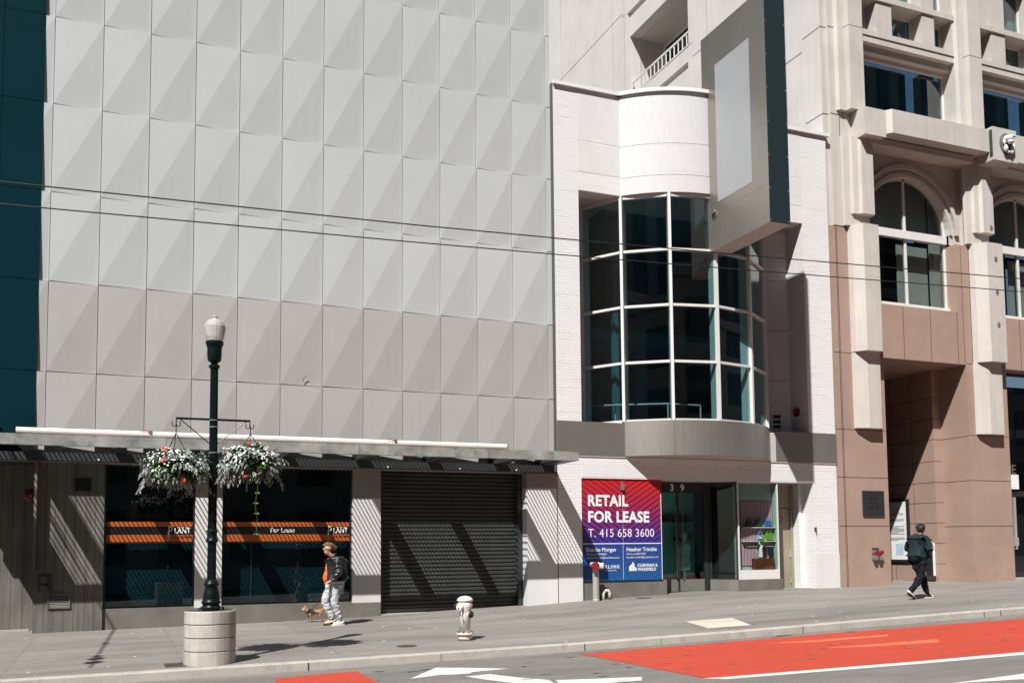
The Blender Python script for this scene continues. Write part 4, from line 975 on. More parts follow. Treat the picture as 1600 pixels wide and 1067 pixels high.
# tenant directory on the recess wall: faces -X, reading direction is -Y
t = thing('directory_board', (24.376, 2.55, 1.05), 'tall white directory board with black frame inside the granite entrance', 'board')
mb = MB(); mb.box(24.31, 24.376, 2.10, 3.0, 1.04, 3.0); mb.build('frame', 'dark_frame', t)
mb = MB(); mb.box(24.304, 24.309, 2.19, 2.96, 1.10, 2.92); mb.build('sheet', 'paper_white', t)
fd = lambda x, z: (lambda u, v: (24.301, x-u, z+v))
mb = MB(); add_text(mb, '55', .08, fd(2.57, 2.66), align='CENTER'); add_text(mb, 'STOCKTON', .10, fd(2.57, 2.50), align='CENTER', bold=.001); mb.build('title', 'text_dark', t)
mb = MB()
for k, z in enumerate((2.36, 2.32, 2.14, 2.10, 2.06, 2.02, 1.98, 1.94, 1.90, 1.78, 1.74, 1.70)): mb.box(24.300, 24.302, 2.28 if k % 4 != 3 else 2.5, 2.90, z, z+.018)
mb.build('text_lines', 'text_grey', t)
mb = MB(); mb.box(24.300, 24.302, 2.33, 2.65, 1.25, 1.60); mb.build('map', 'map_blue', t)
t = thing('intercom_post', (24.30, 1.30, .55), 'slim dark intercom post with pale edge behind the walking man', 'intercom')
mb = MB(); mb.box(24.30, 24.37, 1.18, 1.46, .62, 1.62); mb.build('housing', 'plaque', t)
mb = MB(); mb.box(24.30, 24.37, 1.150, 1.178, .62, 1.62); mb.build('edge_strip', 'paper_white', t)
mb = MB(); mb.box(24.28, 24.37, 1.14, 1.47, .52, .615); mb.build('foot', 'iron', t)
# goods in the display window
def bag(x, z, w_, h_, m_, label):
    t = thing('handbag', (x, .17, z), label, 'handbag', 'handbags on the display shelves')
    mb = MB(); mb.prism([(x-w_/2, .13), (x+w_/2, .13), (x+w_/2, .21), (x-w_/2, .21)], z, z+.02); mb.extr([(x-w_/2, z), (x+w_/2, z), (x+w_/2*.8, z+h_), (x-w_/2*.8, z+h_)], .13, .21, XZ); mb.build('body', m_, t)
    mb = MB(); mb.tube([(x+.06*math.cos(a), .17, z+h_+.10*math.sin(a)) for a in [math.pi*k/8 for k in range(9)]], .008, 5); mb.build('strap', m_, t)
bag(16.86, 2.076, .20, .16, 'bag_darkred', 'dark red handbag on upper display shelf'); bag(17.15, 2.076, .22, .18, 'bag_darkgreen', 'dark green handbag on upper display shelf'); bag(17.46, 2.076, .20, .16, 'bag_blue', 'blue handbag on upper display shelf')
bag(17.20, 1.711, .19, .15, 'bag_lightblue', 'pale blue handbag on lower display shelf'); bag(17.48, 1.711, .23, .20, 'bag_green', 'bright green handbag on lower display shelf')
t = thing('flower_vase', (17.2, .165, 1.245), 'white vase of pale flowers standing on the wooden chest', 'vase')
mb = MB(); mb.lathe((17.2, .165, 1.246), [(.05, 0), (.06, .05), (.045, .25), (.055, .36)], 12); mb.build('vase', 'paper_white', t, smooth=True)
random.seed(5); fm = MB()
for k in range(70):
    a, e = random.uniform(0, 6.28), random.uniform(-.6, 1.5); r = random.uniform(.08, .155)
    c = (17.2+r*math.cos(a)*math.cos(e), min(.205, .15+.45*r*math.sin(a)*math.cos(e)), 1.68+r*math.sin(e)); fm.mt(random.choice((0, 0, 1, 2))).ball(c, .028, 5, 4)
fm.build('blooms', ['flower_white', 'leaf_lime', 'leaf_green'], t)
o = MB().box(16.95, 17.60, .105, .235, .948, 1.24).build('wooden_chest', 'walnut'); tag(o, 'dark polished wooden chest on the display window floor', 'chest')
mb = MB()
for x in (17.33, 17.55):
    o = MB(); o.extr([(x-.03, 1.54), (x+.03, 1.54), (x+.09, 1.47), (x+.075, 1.32), (x+.055, 1.4), (x+.06, 1.22), (x-.06, 1.22), (x-.055, 1.4), (x-.075, 1.32), (x-.09, 1.47)], .19, .222, XZ); o = o.build('hanging_garment', 'garment'); tag(o, 'black garment hanging %s on the rail in the display window' % ('just behind the flowers' if x < 17.4 else 'at the right end'), 'garment', 'black garments on the display rail')

# ------------------------------------------------------------ across the street (seen only in reflections)
random.seed(11)
for (x0, x1, h_, lab) in ((-120, -5.52, 75, 'unseen tower added beyond the street to block sky, left one'), (-5.5, 170, 76, 'unseen tower added beyond the street to block sky, right one')):
    t = thing('tower', ((x0+x1)/2, -70, 0), lab, 'tower', 'buildings across the street')  # added unseen towers, placed and sized to keep sky light out
    mb = MB(); mb.box(x0, x1, -85, -60, -1, h_); mb.build('wall', 'opp_dark', t)
    mb = MB(); x = x0+1.5
    while x < x1-2.5:
        mb.box(x, x+1.9, -59.998, -59.95, 17, h_-2); x += 3.4
    mb.build('window_strip', 'opp_glass', t)
for (x0, x1, h_, m_, lab) in ((-45, -8, 17, 'opp_wall', 'stone office block across the street mirrored in the glass'), (-7.8, 22, 16, 'opp_dark', 'dark brick block across the street mirrored in the glass'), (22.2, 62, 18, 'opp_wall', 'pale corner block across the street mirrored in the glass')):
    t = thing('opposite_building', ((x0+x1)/2, -25, 0), lab, 'building', 'buildings across the street')
    mb = MB(); mb.box(x0, x1, -37, -24.6, -1, h_); mb.build('wall', m_, t)
    mb = MB(); x = x0+1.5
    while x < x1-2.5:
        for k in range(int(h_/3.6)): mb.box(x, x+1.7, -24.598, -24.55, 1.0+3.6*k, 3.4+3.6*k)
        x += 3.1
    mb.build('window', 'opp_glass', t); 
    mb = MB(); mb.box(x0, x1, -24.598, -24.2, h_-.8, h_-.2); mb.build('cornice', m_, t)

# ------------------------------------------------------------ street lamp, pedestal, hanging baskets
LX, LY = 2.675, -6.212
lz = gz(LX, LY)
t = thing('concrete_pedestal', (LX-.01, LY, lz), 'round grooved concrete pedestal under the lamp post at the kerb', 'pedestal')
mb = MB(); prof = [(.355, -.15)]
for k in range(4):
    z = lz*0+.19*k
    prof += [(.362, z+.012), (.362, z+.176), (.352, z+.182), (.352, z+.19)]
prof = [(r, z) for r, z in prof]+[(.36, .745), (.35, .752)]
mb.lathe((LX-.01, LY, lz), prof, 40)
for k in range(1, 4): mb.mt(1).lathe((LX-.01, LY, lz), [(.3535, .19*k-.009), (.3535, .19*k+.013)], 40, cap=False)
mb.build('drum', ['planter_conc', 'plinth_stone'], t, smooth=False)
mb = MB(); mb.lathe((LX-.01, LY, lz), [(.34, .7525), (.34, .758)], 32)
for a in (.6, 2.2, 3.8, 5.3): mb.tube([(LX+.22*math.cos(a), LY+.22*math.sin(a), lz+.75), (LX+.22*math.cos(a), LY+.22*math.sin(a), lz+.80)], .014, 6)
mb.build('base_plate', 'iron', t)
ltop = lz+.758
t = thing('street_lamp', (LX, LY, ltop), 'dark green fluted street lamp with glass acorn globe and two flower basket arms', 'street lamp')
P = [(.10, .0), (.135, .004), (.138, .05), (.128, .06), (.118, .08), (.12, .09), (.136, .10), (.138, .125), (.122, .14), (.118, .17), (.116, .21), (.106, .26), (.094, .30), (.09, .34), (.092, .355), (.108, .365), (.108, .39), (.092, .40), (.088, .425), (.078, .43), (.072, .45)]
mb = MB(); mb.lathe((LX, LY, ltop), P, 28)
for k in range(4): mb.ball((LX+.125*math.cos(k*1.57+.5), LY+.125*math.sin(k*1.57+.5), ltop+.03), .025, 6, 4)
mb.build('base', 'lamp_green', t, smooth=True)
def Zp(z): return z-ltop
mb = MB(); mb.lathe((LX, LY, ltop), [(.064, .44), (.062, Zp(1.72))], 40, lambda z: .09); mb.lathe((LX, LY, ltop), [(.062, Zp(1.70)), (.082, Zp(1.71)), (.088, Zp(1.735)), (.078, Zp(1.76)), (.07, Zp(1.79)), (.07, Zp(1.85)), (.084, Zp(1.862)), (.08, Zp(1.88)), (.062, Zp(1.90))], 28)
mb.lathe((LX, LY, ltop), [(.063, Zp(1.89)), (.056, Zp(4.29))], 40, lambda z: .09); mb.lathe((LX, LY, ltop), [(.06, Zp(4.27)), (.078, Zp(4.285)), (.078, Zp(4.32)), (.05, Zp(4.335))], 28)
mb.build('pole', 'lamp_green', t)
for z in (3.50, 3.40, 3.02): MB().lathe((LX, LY, 0), [(.066, z-.008), (.066, z+.008)], 24).build('band', 'silver_band', t)
mb = MB(); mb.lathe((LX, LY, ltop), [(.05, Zp(4.33)), (.05, Zp(4.36)), (.085, Zp(4.38)), (.098, Zp(4.40)), (.105, Zp(4.48)), (.105, Zp(4.57)), (.118, Zp(4.62)), (.128, Zp(4.635)), (.128, Zp(4.675)), (.11, Zp(4.68))], 28); mb.build('fitter', 'lamp_green', t, smooth=False)
mb = MB(); mb.lathe((LX, LY, ltop), [(.115, Zp(4.682)), (.135, Zp(4.74)), (.152, Zp(4.84)), (.158, Zp(4.90)), (.150, Zp(4.915)), (.146, Zp(4.935)), (.135, Zp(4.945)), (.128, Zp(4.965)), (.105, Zp(4.985)), (.09, Zp(5.0)), (.05, Zp(5.012)), (.04, Zp(5.03)), (.05, Zp(5.045)), (.045, Zp(5.06)), (.01, Zp(5.065))], 32, lambda z: .02); mb.build('globe', 'globe', t, smooth=False)
for s in (-1, 1):
    ex = LX+s*.525
    mb = MB(); mb.box(min(LX+s*.06, ex), max(LX+s*.06, ex), LY-.012, LY+.012, 3.498, 3.528); mb.tube([(ex-s*.06, LY, 3.50), (LX+s*.06, LY, 3.16)], .008, 6)
    mb.tube([(ex-s*.005, LY, 3.50), (ex-s*.005, LY, 3.43)], .008, 6)
    for q in (-1, 1): mb.tube([(ex-s*.005+q*(.03-.03*math.cos(a)), LY, 3.43-.035*math.sin(a)-.0*a) for a in [k*.6 for k in range(8)]], .007, 5)
    mb.build('bracket_arm', 'lamp_green', t)
def basket(cx, cz, seed, label, vine):
    random.seed(seed); hx = cx
    t = thing('hanging_basket', (cx, LY, cz-.3), label, 'flower basket', 'hanging flower baskets on the lamp post')
    mb = MB(); tz = 3.42 if cx < LX else 3.44
    mb.tube([(hx, LY, tz), (hx, LY, tz-.12)], .007, 6)
    for a in (.3, 2.4, 4.5): mb.tube([(hx, LY, tz-.12), (cx+.24*math.cos(a), LY+.24*math.sin(a), cz+.06)], .006, 5)
    mb.build('hanger', 'lamp_green', t)
    mb = MB(); mb.lathe((cx, LY, cz-.22), [(.06, -.02), (.16, 0), (.23, .10), (.26, .25)], 16); mb.build('liner', 'coir', t)
    fol = MB()
    def leaf(c, d, up, L, W, mi, droop=.4):
        side = d.cross(up)
        if side.length < 1e-3: side = Vector((1, 0, 0))
        side.normalize(); m_ = c+d*L*.55+Vector((0, 0, -droop*L*.15)); e = c+d*L+Vector((0, 0, -droop*L*.6))
        fol.mt(mi).face([c, m_-side*W, e, m_+side*W])
    RX, RZu, RZd = .455, .27, .27
    def surf(r0, r1, zmin=-1, zmax=1):
        while 1:
            v = Vector((random.gauss(0, 1), random.gauss(0, 1), random.gauss(0, 1))).normalized()
            if zmin <= v.z <= zmax: break
        bumpv = .82+.42*noise.noise(v*2.2+Vector((seed, 0, 0)))
        r = random.uniform(r0, r1)*bumpv
        return Vector((cx+v.x*RX*r, LY+v.y*RX*r, cz+v.z*(RZu if v.z > 0 else RZd)*r)), v
    zone = lambda v: noise.noise(v*1.4+Vector((seed*3.1, 2, 1)))
    for k in range(2600):                                   # inner green mass
        p, v = surf(.45, .95); d = (v+Vector((random.gauss(0, .5), random.gauss(0, .5), random.gauss(0, .4)))).normalized()
        leaf(p, d, Vector((0, 0, 1)), random.uniform(.05, .10), random.uniform(.016, .032), 1 if random.random() < .82 else 2)
    for k in range(560):                                    # silver sprays
        p, v = surf(.8, 1.12, -.9, .75)
        if zone(v) < -.02 and random.random() < .85: continue
        d = (v+Vector((0, 0, -.35))).normalized()
        for q in range(6):
            dd = (d+Vector((random.gauss(0, .45), random.gauss(0, .45), random.gauss(0, .4)))).normalized(); leaf(p+d*.018*q, dd, Vector((0, 0, 1)), random.uniform(.035, .07), random.uniform(.006, .013), 0, .8)
    for k in range(640):                                    # white flower heads, mostly on the crown and right
        p, v = surf(.95, 1.13, -.35, 1)
        if v.z < .25 and v.x*(1 if cx < LX else -1) < .35 and random.random() < .75: continue
        n = (v+Vector((0, 0, .4))+Vector((random.gauss(0, .3), random.gauss(0, .3), 0))).normalized(); a = n.orthogonal().normalized(); b = n.cross(a); r = random.uniform(.012, .021)
        fol.mt(3).face([p+n*.02+(a*math.cos(k2*1.0472)+b*math.sin(k2*1.0472))*r for k2 in range(6)])
    for (ox, oz) in (((-.16, .22), (-.18, .06), (.10, -.22)) if cx < LX else ((-.07, .23), (-.12, -.24))):
        for k in range(9):
            p = Vector((cx+ox+random.gauss(0, .018), LY-math.sqrt(max(.02, .16-ox*ox))*.95-.02+random.gauss(0, .015), cz+oz+random.gauss(0, .016)))
            n = Vector((random.gauss(0, .5), -1, .5+random.gauss(0, .4))).normalized(); a = n.orthogonal().normalized(); b = n.cross(a)
            fol.mt(4).face([p+(a*math.cos(q*1.2566)+b*math.sin(q*1.2566))*random.uniform(.012, .022) for q in range(5)])
    for k in range(26):                                     # trailing tips
        a = random.uniform(0, 6.28); p = Vector((cx+.36*math.cos(a), LY+.36*math.sin(a), cz-.08)); n_ = random.randint(2, 5)
        for q in range(n_*3): leaf(p+Vector((math.cos(a)*.012*q, math.sin(a)*.012*q, -.022*q)), Vector((random.gauss(0, 1), random.gauss(0, 1), -.8)).normalized(), Vector((0, 1, 0)), .045, .011, 0)
    fol.build('flowers', ['leaf_silver', 'leaf_green', 'leaf_lime', 'flower_white', 'flower_red'], t, weld=False)
    if vine:
        vm = MB(); vx, vy = cx+.06, LY-.3; pts = [(vx+.015*math.sin(k*.9), vy, cz-.25-.075*k) for k in range(12)]; vm.tube(pts, .0025, 4)
        for p in pts[1::2]:
            for s in (-1, 1): q = Vector(p); vm.face([q, q+Vector((s*.022, -.01, .014)), q+Vector((s*.042, -.012, -.002)), q+Vector((s*.02, -.012, -.016))])
        vm.build('trailing_vine', 'leaf_vine', t)
basket(2.155, 2.80, 4, 'flower basket left of the lamp post, silver foliage with red blooms near its top', False)
basket(3.205, 2.90, 9, 'flower basket right of the lamp post, white flowers and one long trailing vine', True)

# ------------------------------------------------------------ fire hydrant
hx, hy = 6.88, -5.39; hz = gz(hx, hy)
t = thing('fire_hydrant', (hx, hy, hz), 'white fire hydrant with rusty base flange near the kerb', 'fire hydrant')
mb = MB(); mb.lathe((hx, hy, hz), [(.098, .13), (.095, .45), (.105, .50), (.125, .56), (.13, .60), (.12, .64), (.105, .655)], 22)
mb.lathe((hx, hy, hz), [(.10, .65), (.135, .66), (.138, .685), (.12, .71), (.085, .735), (.03, .748), (.0, .75)], 22, cap=False); mb.build('barrel', 'hydrant_white', t, smooth=True)
mb = MB(); mb.lathe((hx, hy, hz), [(.145, .10), (.15, .105), (.15, .13), (.10, .135)], 22); mb.lathe((hx, hy, hz), [(.118, -.03), (.118, .10)], 22); mb.build('base_flange', 'hydrant_white', t)
mb = MB()
for k in range(8):
    a = k*math.pi/4+.2; mb.tube([(hx+.128*math.cos(a), hy+.128*math.sin(a), hz+.128), (hx+.128*math.cos(a), hy+.128*math.sin(a), hz+.155)], .017, 6)
mb.lathe((hx, hy, hz), [(.121, .0), (.121, .03)], 22)
mb.build('bolt', 'rust', t)
def nozzle(ang, z, r, L, m1, m2, r0=.08):
    d = Vector((math.cos(ang), math.sin(ang), 0)); c = Vector((hx, hy, hz+z))
    mb = MB(); mb.mt(0).tube([c+d*r0, c+d*(r0+L*.55)], r*.85, 14); mb.mt(1).tube([c+d*(r0+L*.5), c+d*(r0+L*.58), c+d*(r0+L*.95), c+d*(r0+L)], [r*1.08, r*1.08, r*.95, r*.5], 14); mb.tube([c+d*(r0+L), c+d*(r0+L+.025)], .018, 5); mb.build('nozzle', [m1, m2], t)
nozzle(R(212), .565, .062, .09, 'hydrant_white', 'hydrant_white'); nozzle(R(-58), .44, .058, .07, 'hydrant_white', 'hyd_black'); nozzle(R(10), .565, .05, .05, 'hydrant_white', 'hyd_black'); nozzle(R(170), .59, .04, .09, 'hydrant_white', 'hyd_black')
mb = MB(); c = Vector((hx-.10, hy-.10, hz+.50)); mb.tube([c, c+Vector((-.01, -.02, -.06)), c+Vector((.02, -.02, -.14))], .008, 5); mb.build('cap_chain', 'hydrant_white', t)
mb = MB(); add_text(mb, '8', .13, lambda u, v: (hx+.0985*math.sin(u-.55), hy-.0985*math.cos(u-.55), hz+.27+v), align='CENTER', sx=7); mb.build('number', 'text_grey', t)

# ------------------------------------------------------------ covers in the pavement
def disc_thing(name, x, y, r, m_, label, cat):
    mb = MB(); z = gz(x, y); mb.lathe((x, y, z), [(r, -.01), (r, .004), (r*.9, .006)], 24); tag(mb.build(name, m_), label, cat)
disc_thing('manhole_cover', 5.78, -5.66, .17, 'iron', 'small round dark cover in the pavement between lamp and hydrant', 'manhole cover')
disc_thing('manhole_cover', 13.3, -.35, .19, 'iron', 'small round dark cover at the foot of the lease banner plinth', 'manhole cover')
mb = MB(); q = [(11.5, -5.0), (12.55, -5.05), (12.15, -6.2), (11.25, -6.15)]; mb.face([(a, b, gz(a, b)+.005) for a, b in q[::-1]]); o = mb.build('pavement_plate', 'plate', loc=(11.9, -5.6, gz(11.9, -5.6))); tag(o, 'pale square utility plate in the pavement by the kerb', 'cover plate')
mb = MB(); mb.face([(x, y, gz(x, y)+.005) for x, y in ((2.05, -6.42), (2.35, -6.42), (2.35, -5.98), (2.05, -5.98))]); o = mb.build('valve_lid', 'iron', loc=(2.2, -6.2, gz(2.2, -6.2))); tag(o, 'dark square valve lid beside the concrete pedestal', 'cover plate')

# ------------------------------------------------------------ trolley wires
def wire(y, pts, label):
    mb = MB(); P = []
    X0, Z0 = zip(*pts)
    x = -45
    while x <= 70:
        if x < X0[0]: z = Z0[0]+(x-X0[0])*(Z0[1]-Z0[0])/(X0[1]-X0[0])
        elif x > X0[-1]: z = Z0[-1]+(x-X0[-1])*(Z0[-1]-Z0[-2])/(X0[-1]-X0[-2])
        else: z = lerp(x, X0, Z0)
        P.append((x, y, z)); x += 2.5
    mb.tube(P, .0085, 6); o = mb.build('trolley_wire', 'wire'); tag(o, label, 'overhead wire', 'trolley wires over the street')
wire(-8.7, [(.085, 5.83), (1.73, 5.862), (5.49, 5.942), (9.05, 6.06), (12.21, 6.18), (16.44, 6.344)], 'upper of the two thin dark trolley wires crossing the whole view')
wire(-7.95, [(.007, 5.817), (1.755, 5.865), (5.74, 5.96), (9.51, 6.09), (12.88, 6.215), (17.38, 6.387)], 'lower of the two thin dark trolley wires crossing the whole view')
# cross-span with insulators: only its shadow reaches the pavement on the left
mb = MB(); zc = 6.6; sx = 1.05-.563*zc; sy = .575*zc
mb.tube([(sx+.35, .1, zc+.25), (sx, -6-sy, zc)], .022, 6)
o = mb.build('span_wire', 'wire'); tag(o, 'cross span wire whose thin shadow with blobs falls on the left pavement', 'overhead wire')
sp = o
mb = MB()
def on_span(y): tt = (.1-y)/(.1+6+sy); return Vector((sx+.35-.35*tt, y, zc+.25-.25*tt))
for y, rr, L in ((-4.9-sy, .10, .20), (-5.35-sy, .11, .20), (-2.6-sy, .07, .10), (-4.55-sy, .06, .14)):
    c = on_span(y); mb.tube([c-Vector((0, L/2, 0)), c+Vector((0, L/2, 0))], rr, 10)
mb.build('insulator', 'insulator', sp)

# ------------------------------------------------------------ people and dog
def skin(name, pts, edges, mats, parent=None, sub=2, loc=None, rot=0, mfun=None):
    """pts: {key:(x,y,z,rx[,ry])}, first key is the root; grows one continuous surface along the edges"""
    keys = list(pts); me = bpy.data.meshes.new(name)
    me.from_pydata([pts[k][:3] for k in keys], [(keys.index(a), keys.index(b)) for a, b in edges], [])
    o = bpy.data.objects.new(name, me); COL.objects.link(o)
    sm = o.modifiers.new('s', 'SKIN'); sm.use_smooth_shade = True
    for i, k in enumerate(keys):
        sv = me.skin_vertices[0].data[i]; sv.radius = (pts[k][3], pts[k][4] if len(pts[k]) > 4 else pts[k][3]); sv.use_root = i == 0
    if sub: ss_ = o.modifiers.new('u', 'SUBSURF'); ss_.levels = sub; ss_.render_levels = sub
    dg = bpy.context.evaluated_depsgraph_get(); dg.update()
    m2 = bpy.data.meshes.new_from_object(o.evaluated_get(dg)); m2.name = name
    o.modifiers.clear(); o.data = m2; bpy.data.meshes.remove(me)
    m2.materials.clear()
    for x in ([mats] if isinstance(mats, str) else mats): m2.materials.append(MATS[x])
    for p in m2.polygons:
        p.use_smooth = True; p.material_index = mfun(p.center) if mfun else 0
    if parent is not None: o.parent = parent
    else: o.location = loc; o.rotation_euler.z = rot
    return o
def wrinkle(o, amp, freq, seed=0, zs=1.0):
    for v in o.data.vertices: v.co += v.normal*amp*noise.noise(Vector((v.co.x*freq, v.co.y*freq, v.co.z*freq*zs))+Vector((seed, 0, 0)))
def hand(pts, edges, k, wrist, d, palm_n, curl=.5, s=1.0):
    """five fingers: palm root at wrist, direction d, curling towards palm_n"""
    d = Vector(d).normalized(); n = Vector(palm_n).normalized(); sd = d.cross(n).normalized(); w0 = Vector(wrist)
    pts[k+'p'] = (*(w0+d*.05*s), .026*s, .018*s); edges.append((k, k+'p'))
    for i, (o_, L) in enumerate(((-.030, .066), (-.010, .076), (.010, .070), (.028, .054))):
        b = w0+d*.088*s+sd*o_*s
        pts[f'{k}f{i}a'] = (*b, .0095*s); pts[f'{k}f{i}b'] = (*(b+(d*(1-curl*.4)+n*curl).normalized()*L*.5*s), .0088*s)
        e = Vector(pts[f'{k}f{i}b'][:3]); pts[f'{k}f{i}c'] = (*(e+(d*(1-curl*1.3)+n*curl*1.4).normalized()*L*.5*s), .0075*s)
        edges += [(k+'p', f'{k}f{i}a'), (f'{k}f{i}a', f'{k}f{i}b'), (f'{k}f{i}b', f'{k}f{i}c')]
    b = w0+d*.035*s-sd*.03*s
    pts[k+'ta'] = (*b, .011*s); pts[k+'tb'] = (*(b+(d*.6-sd*.7+n*.5).normalized()*.04*s), .0095*s); pts[k+'tc'] = (*(b+(d*1.0-sd*.7+n*.9).normalized()*.065*s), .008*s)
    edges += [(k+'p', k+'ta'), (k+'ta', k+'tb'), (k+'tb', k+'tc')]
def face_details(o, head, f, up, r, hair_m):
    """eyes, brows, nose and ears as small meshes of the head: local frame f (forward), up"""
    f = Vector(f).normalized(); up = Vector(up); up = (up-f*up.dot(f)).normalized(); sd = f.cross(up); h = Vector(head)
    mb = MB()
    for s in (-1, 1): mb.ball(h+f*r*.86+sd*s*r*.36+up*r*.02, r*.10, 6, 5)
    mb.build('eye', 'shoe_black', o, local=True)
    mb = MB(); mb.tube([h+f*r*.93-up*r*.52-sd*r*.22, h+f*r*.98-up*r*.54, h+f*r*.93-up*r*.52+sd*r*.22], r*.045, 5); mb.build('mouth', 'shoe_red', o, local=True)
# --- person 1: young person in puffer jacket walking a dog; local +x is forward
x1, y1 = 5.50, -1.40; z1 = gz(x1, y1)
pts = {'pelvis': (0, 0, .90, .13, .12), 'chest': (.00, 0, 1.18, .14, .17), 'neck0': (.05, 0, 1.37, .055), 'neck': (.11, 0, 1.445, .050), 'jaw': (.185, 0, 1.475, .055), 'head': (.165, 0, 1.565, .086, .078), 'crown': (.14, 0, 1.635, .07),
       'chin': (.225, 0, 1.455, .026), 'nose': (.262, 0, 1.535, .012), 'earl': (.15, .082, 1.555, .016), 'earr': (.15, -.082, 1.555, .016),
       'shl': (-.01, .17, 1.32, .055), 'shr': (-.01, -.17, 1.32, .055), 'ell': (-.02, .24, 1.06, .042), 'elr': (-.10, -.23, 1.06, .042), 'wrl': (.15, .22, .90, .026), 'wrr': (.06, -.19, .88, .026),
       'hil': (.0, .09, .86, .095), 'hir': (.0, -.09, .86, .095), 'knl': (.05, .09, .47, .058), 'knr': (.20, -.09, .52, .058), 'anl': (-.10, .08, .11, .036), 'anr': (.03, -.08, .12, .036), 'tol': (.02, .08, .035, .03), 'tor': (.17, -.08, .035, .03)}
E = [('pelvis', 'chest'), ('chest', 'neck0'), ('neck0', 'neck'), ('neck', 'jaw'), ('jaw', 'head'), ('head', 'crown'), ('jaw', 'chin'), ('head', 'nose'), ('head', 'earl'), ('head', 'earr'), ('chest', 'shl'), ('chest', 'shr'), ('shl', 'ell'), ('shr', 'elr'), ('ell', 'wrl'), ('elr', 'wrr'), ('pelvis', 'hil'), ('pelvis', 'hir'), ('hil', 'knl'), ('hir', 'knr'), ('knl', 'anl'), ('knr', 'anr'), ('anl', 'tol'), ('anr', 'tor')]
hand(pts, E, 'wrl', pts['wrl'][:3], (.7, -.1, -.35), (-.3, -.4, -.6), .75); hand(pts, E, 'wrr', pts['wrr'][:3], (.75, .25, -.5), (-.1, .5, -.4), .6)
p1 = skin('person', pts, E, ['skin', 'puffer_black', 'jogger_grey'], loc=(x1, y1, z1), rot=math.pi, mfun=lambda c: 0 if c.z > 1.38 or (c.x > .115 and .75 < c.z < .95) else (1 if c.z > .84 else 2))
tag(p1, 'person with messy brown hair in black puffer jacket and orange shirt walking a small dog', 'person', 'pedestrians on the pavement')
ORG[p1.name] = Vector((0, 0, 0))
face_details(p1, (.165, 0, 1.55), (1, 0, -.35), (0, 0, 1), .095, 'hair_brown')
hp = {'a': (.12, 0, 1.615, .098, .09), 'b': (.06, 0, 1.575, .075, .085), 'c': (.21, 0, 1.645, .06, .07), 'd': (.06, 0, 1.50, .05, .06), 'e': (.245, .03, 1.615, .028), 'g': (.235, -.035, 1.60, .03), 'l': (.13, .075, 1.59, .045), 'r': (.13, -.075, 1.59, .045), 'r2': (.17, -.085, 1.555, .022)}
ho = skin('hair', hp, [('a', 'b'), ('a', 'c'), ('b', 'd'), ('c', 'e'), ('c', 'g'), ('a', 'l'), ('a', 'r'), ('r', 'r2')], 'hair_brown', p1); wrinkle(ho, .016, 38, 3)
jp = {'c': (.0, 0, 1.12, .19, .215), 'u': (-.01, 0, 1.27, .15, .19), 'n': (.055, 0, 1.405, .088, .095), 'n2': (.075, 0, 1.44, .075, .085), 'b': (-.03, 0, .93, .165, .20), 'h': (-.03, 0, .83, .15, .185), 'sl': (-.01, .19, 1.30, .085), 'sr': (-.01, -.19, 1.30, .085), 'el': (-.03, .27, 1.06, .085), 'er': (-.11, -.26, 1.06, .085), 'wl': (.13, .235, .915, .056), 'wr': (.02, -.21, .92, .062)}
jo = skin('puffer_jacket', jp, [('c', 'u'), ('u', 'n'), ('n', 'n2'), ('c', 'b'), ('b', 'h'), ('u', 'sl'), ('u', 'sr'), ('sl', 'el'), ('sr', 'er'), ('el', 'wl'), ('er', 'wr')], 'puffer_black', p1, 3)
for v in jo.data.vertices:
    v.co += v.normal*.010*math.sin(v.co.z*70); 
wrinkle(jo, .025, 11, 1)
sp_ = {'c': (.155, .0, 1.10, .045, .07), 'u': (.14, 0, 1.26, .04, .06), 'n': (.12, 0, 1.36, .04, .05), 'b': (.185, 0, .93, .045, .085), 'h': (.18, 0, .85, .03, .085)}
so2 = skin('orange_shirt', sp_, [('c', 'u'), ('u', 'n'), ('c', 'b'), ('b', 'h')], 'orange_cloth', p1); wrinkle(so2, .02, 14, 5)
tp = {'p': (-.01, 0, .86, .145, .17), 'hl': (.0, .095, .78, .115), 'hr': (.03, -.095, .78, .115), 'kl': (.05, .095, .47, .085), 'kr': (.21, -.095, .52, .088), 'ml': (-.02, .09, .28, .072), 'mr': (.12, -.085, .30, .075), 'al': (-.095, .08, .10, .062), 'ar': (.035, -.08, .11, .066)}
to = skin('jogging_trousers', tp, [('p', 'hl'), ('p', 'hr'), ('hl', 'kl'), ('hr', 'kr'), ('kl', 'ml'), ('kr', 'mr'), ('ml', 'al'), ('mr', 'ar')], 'jogger_grey', p1, 3); wrinkle(to, .018, 12, 8, 1.6); wrinkle(to, .009, 36, 9, 2.4)
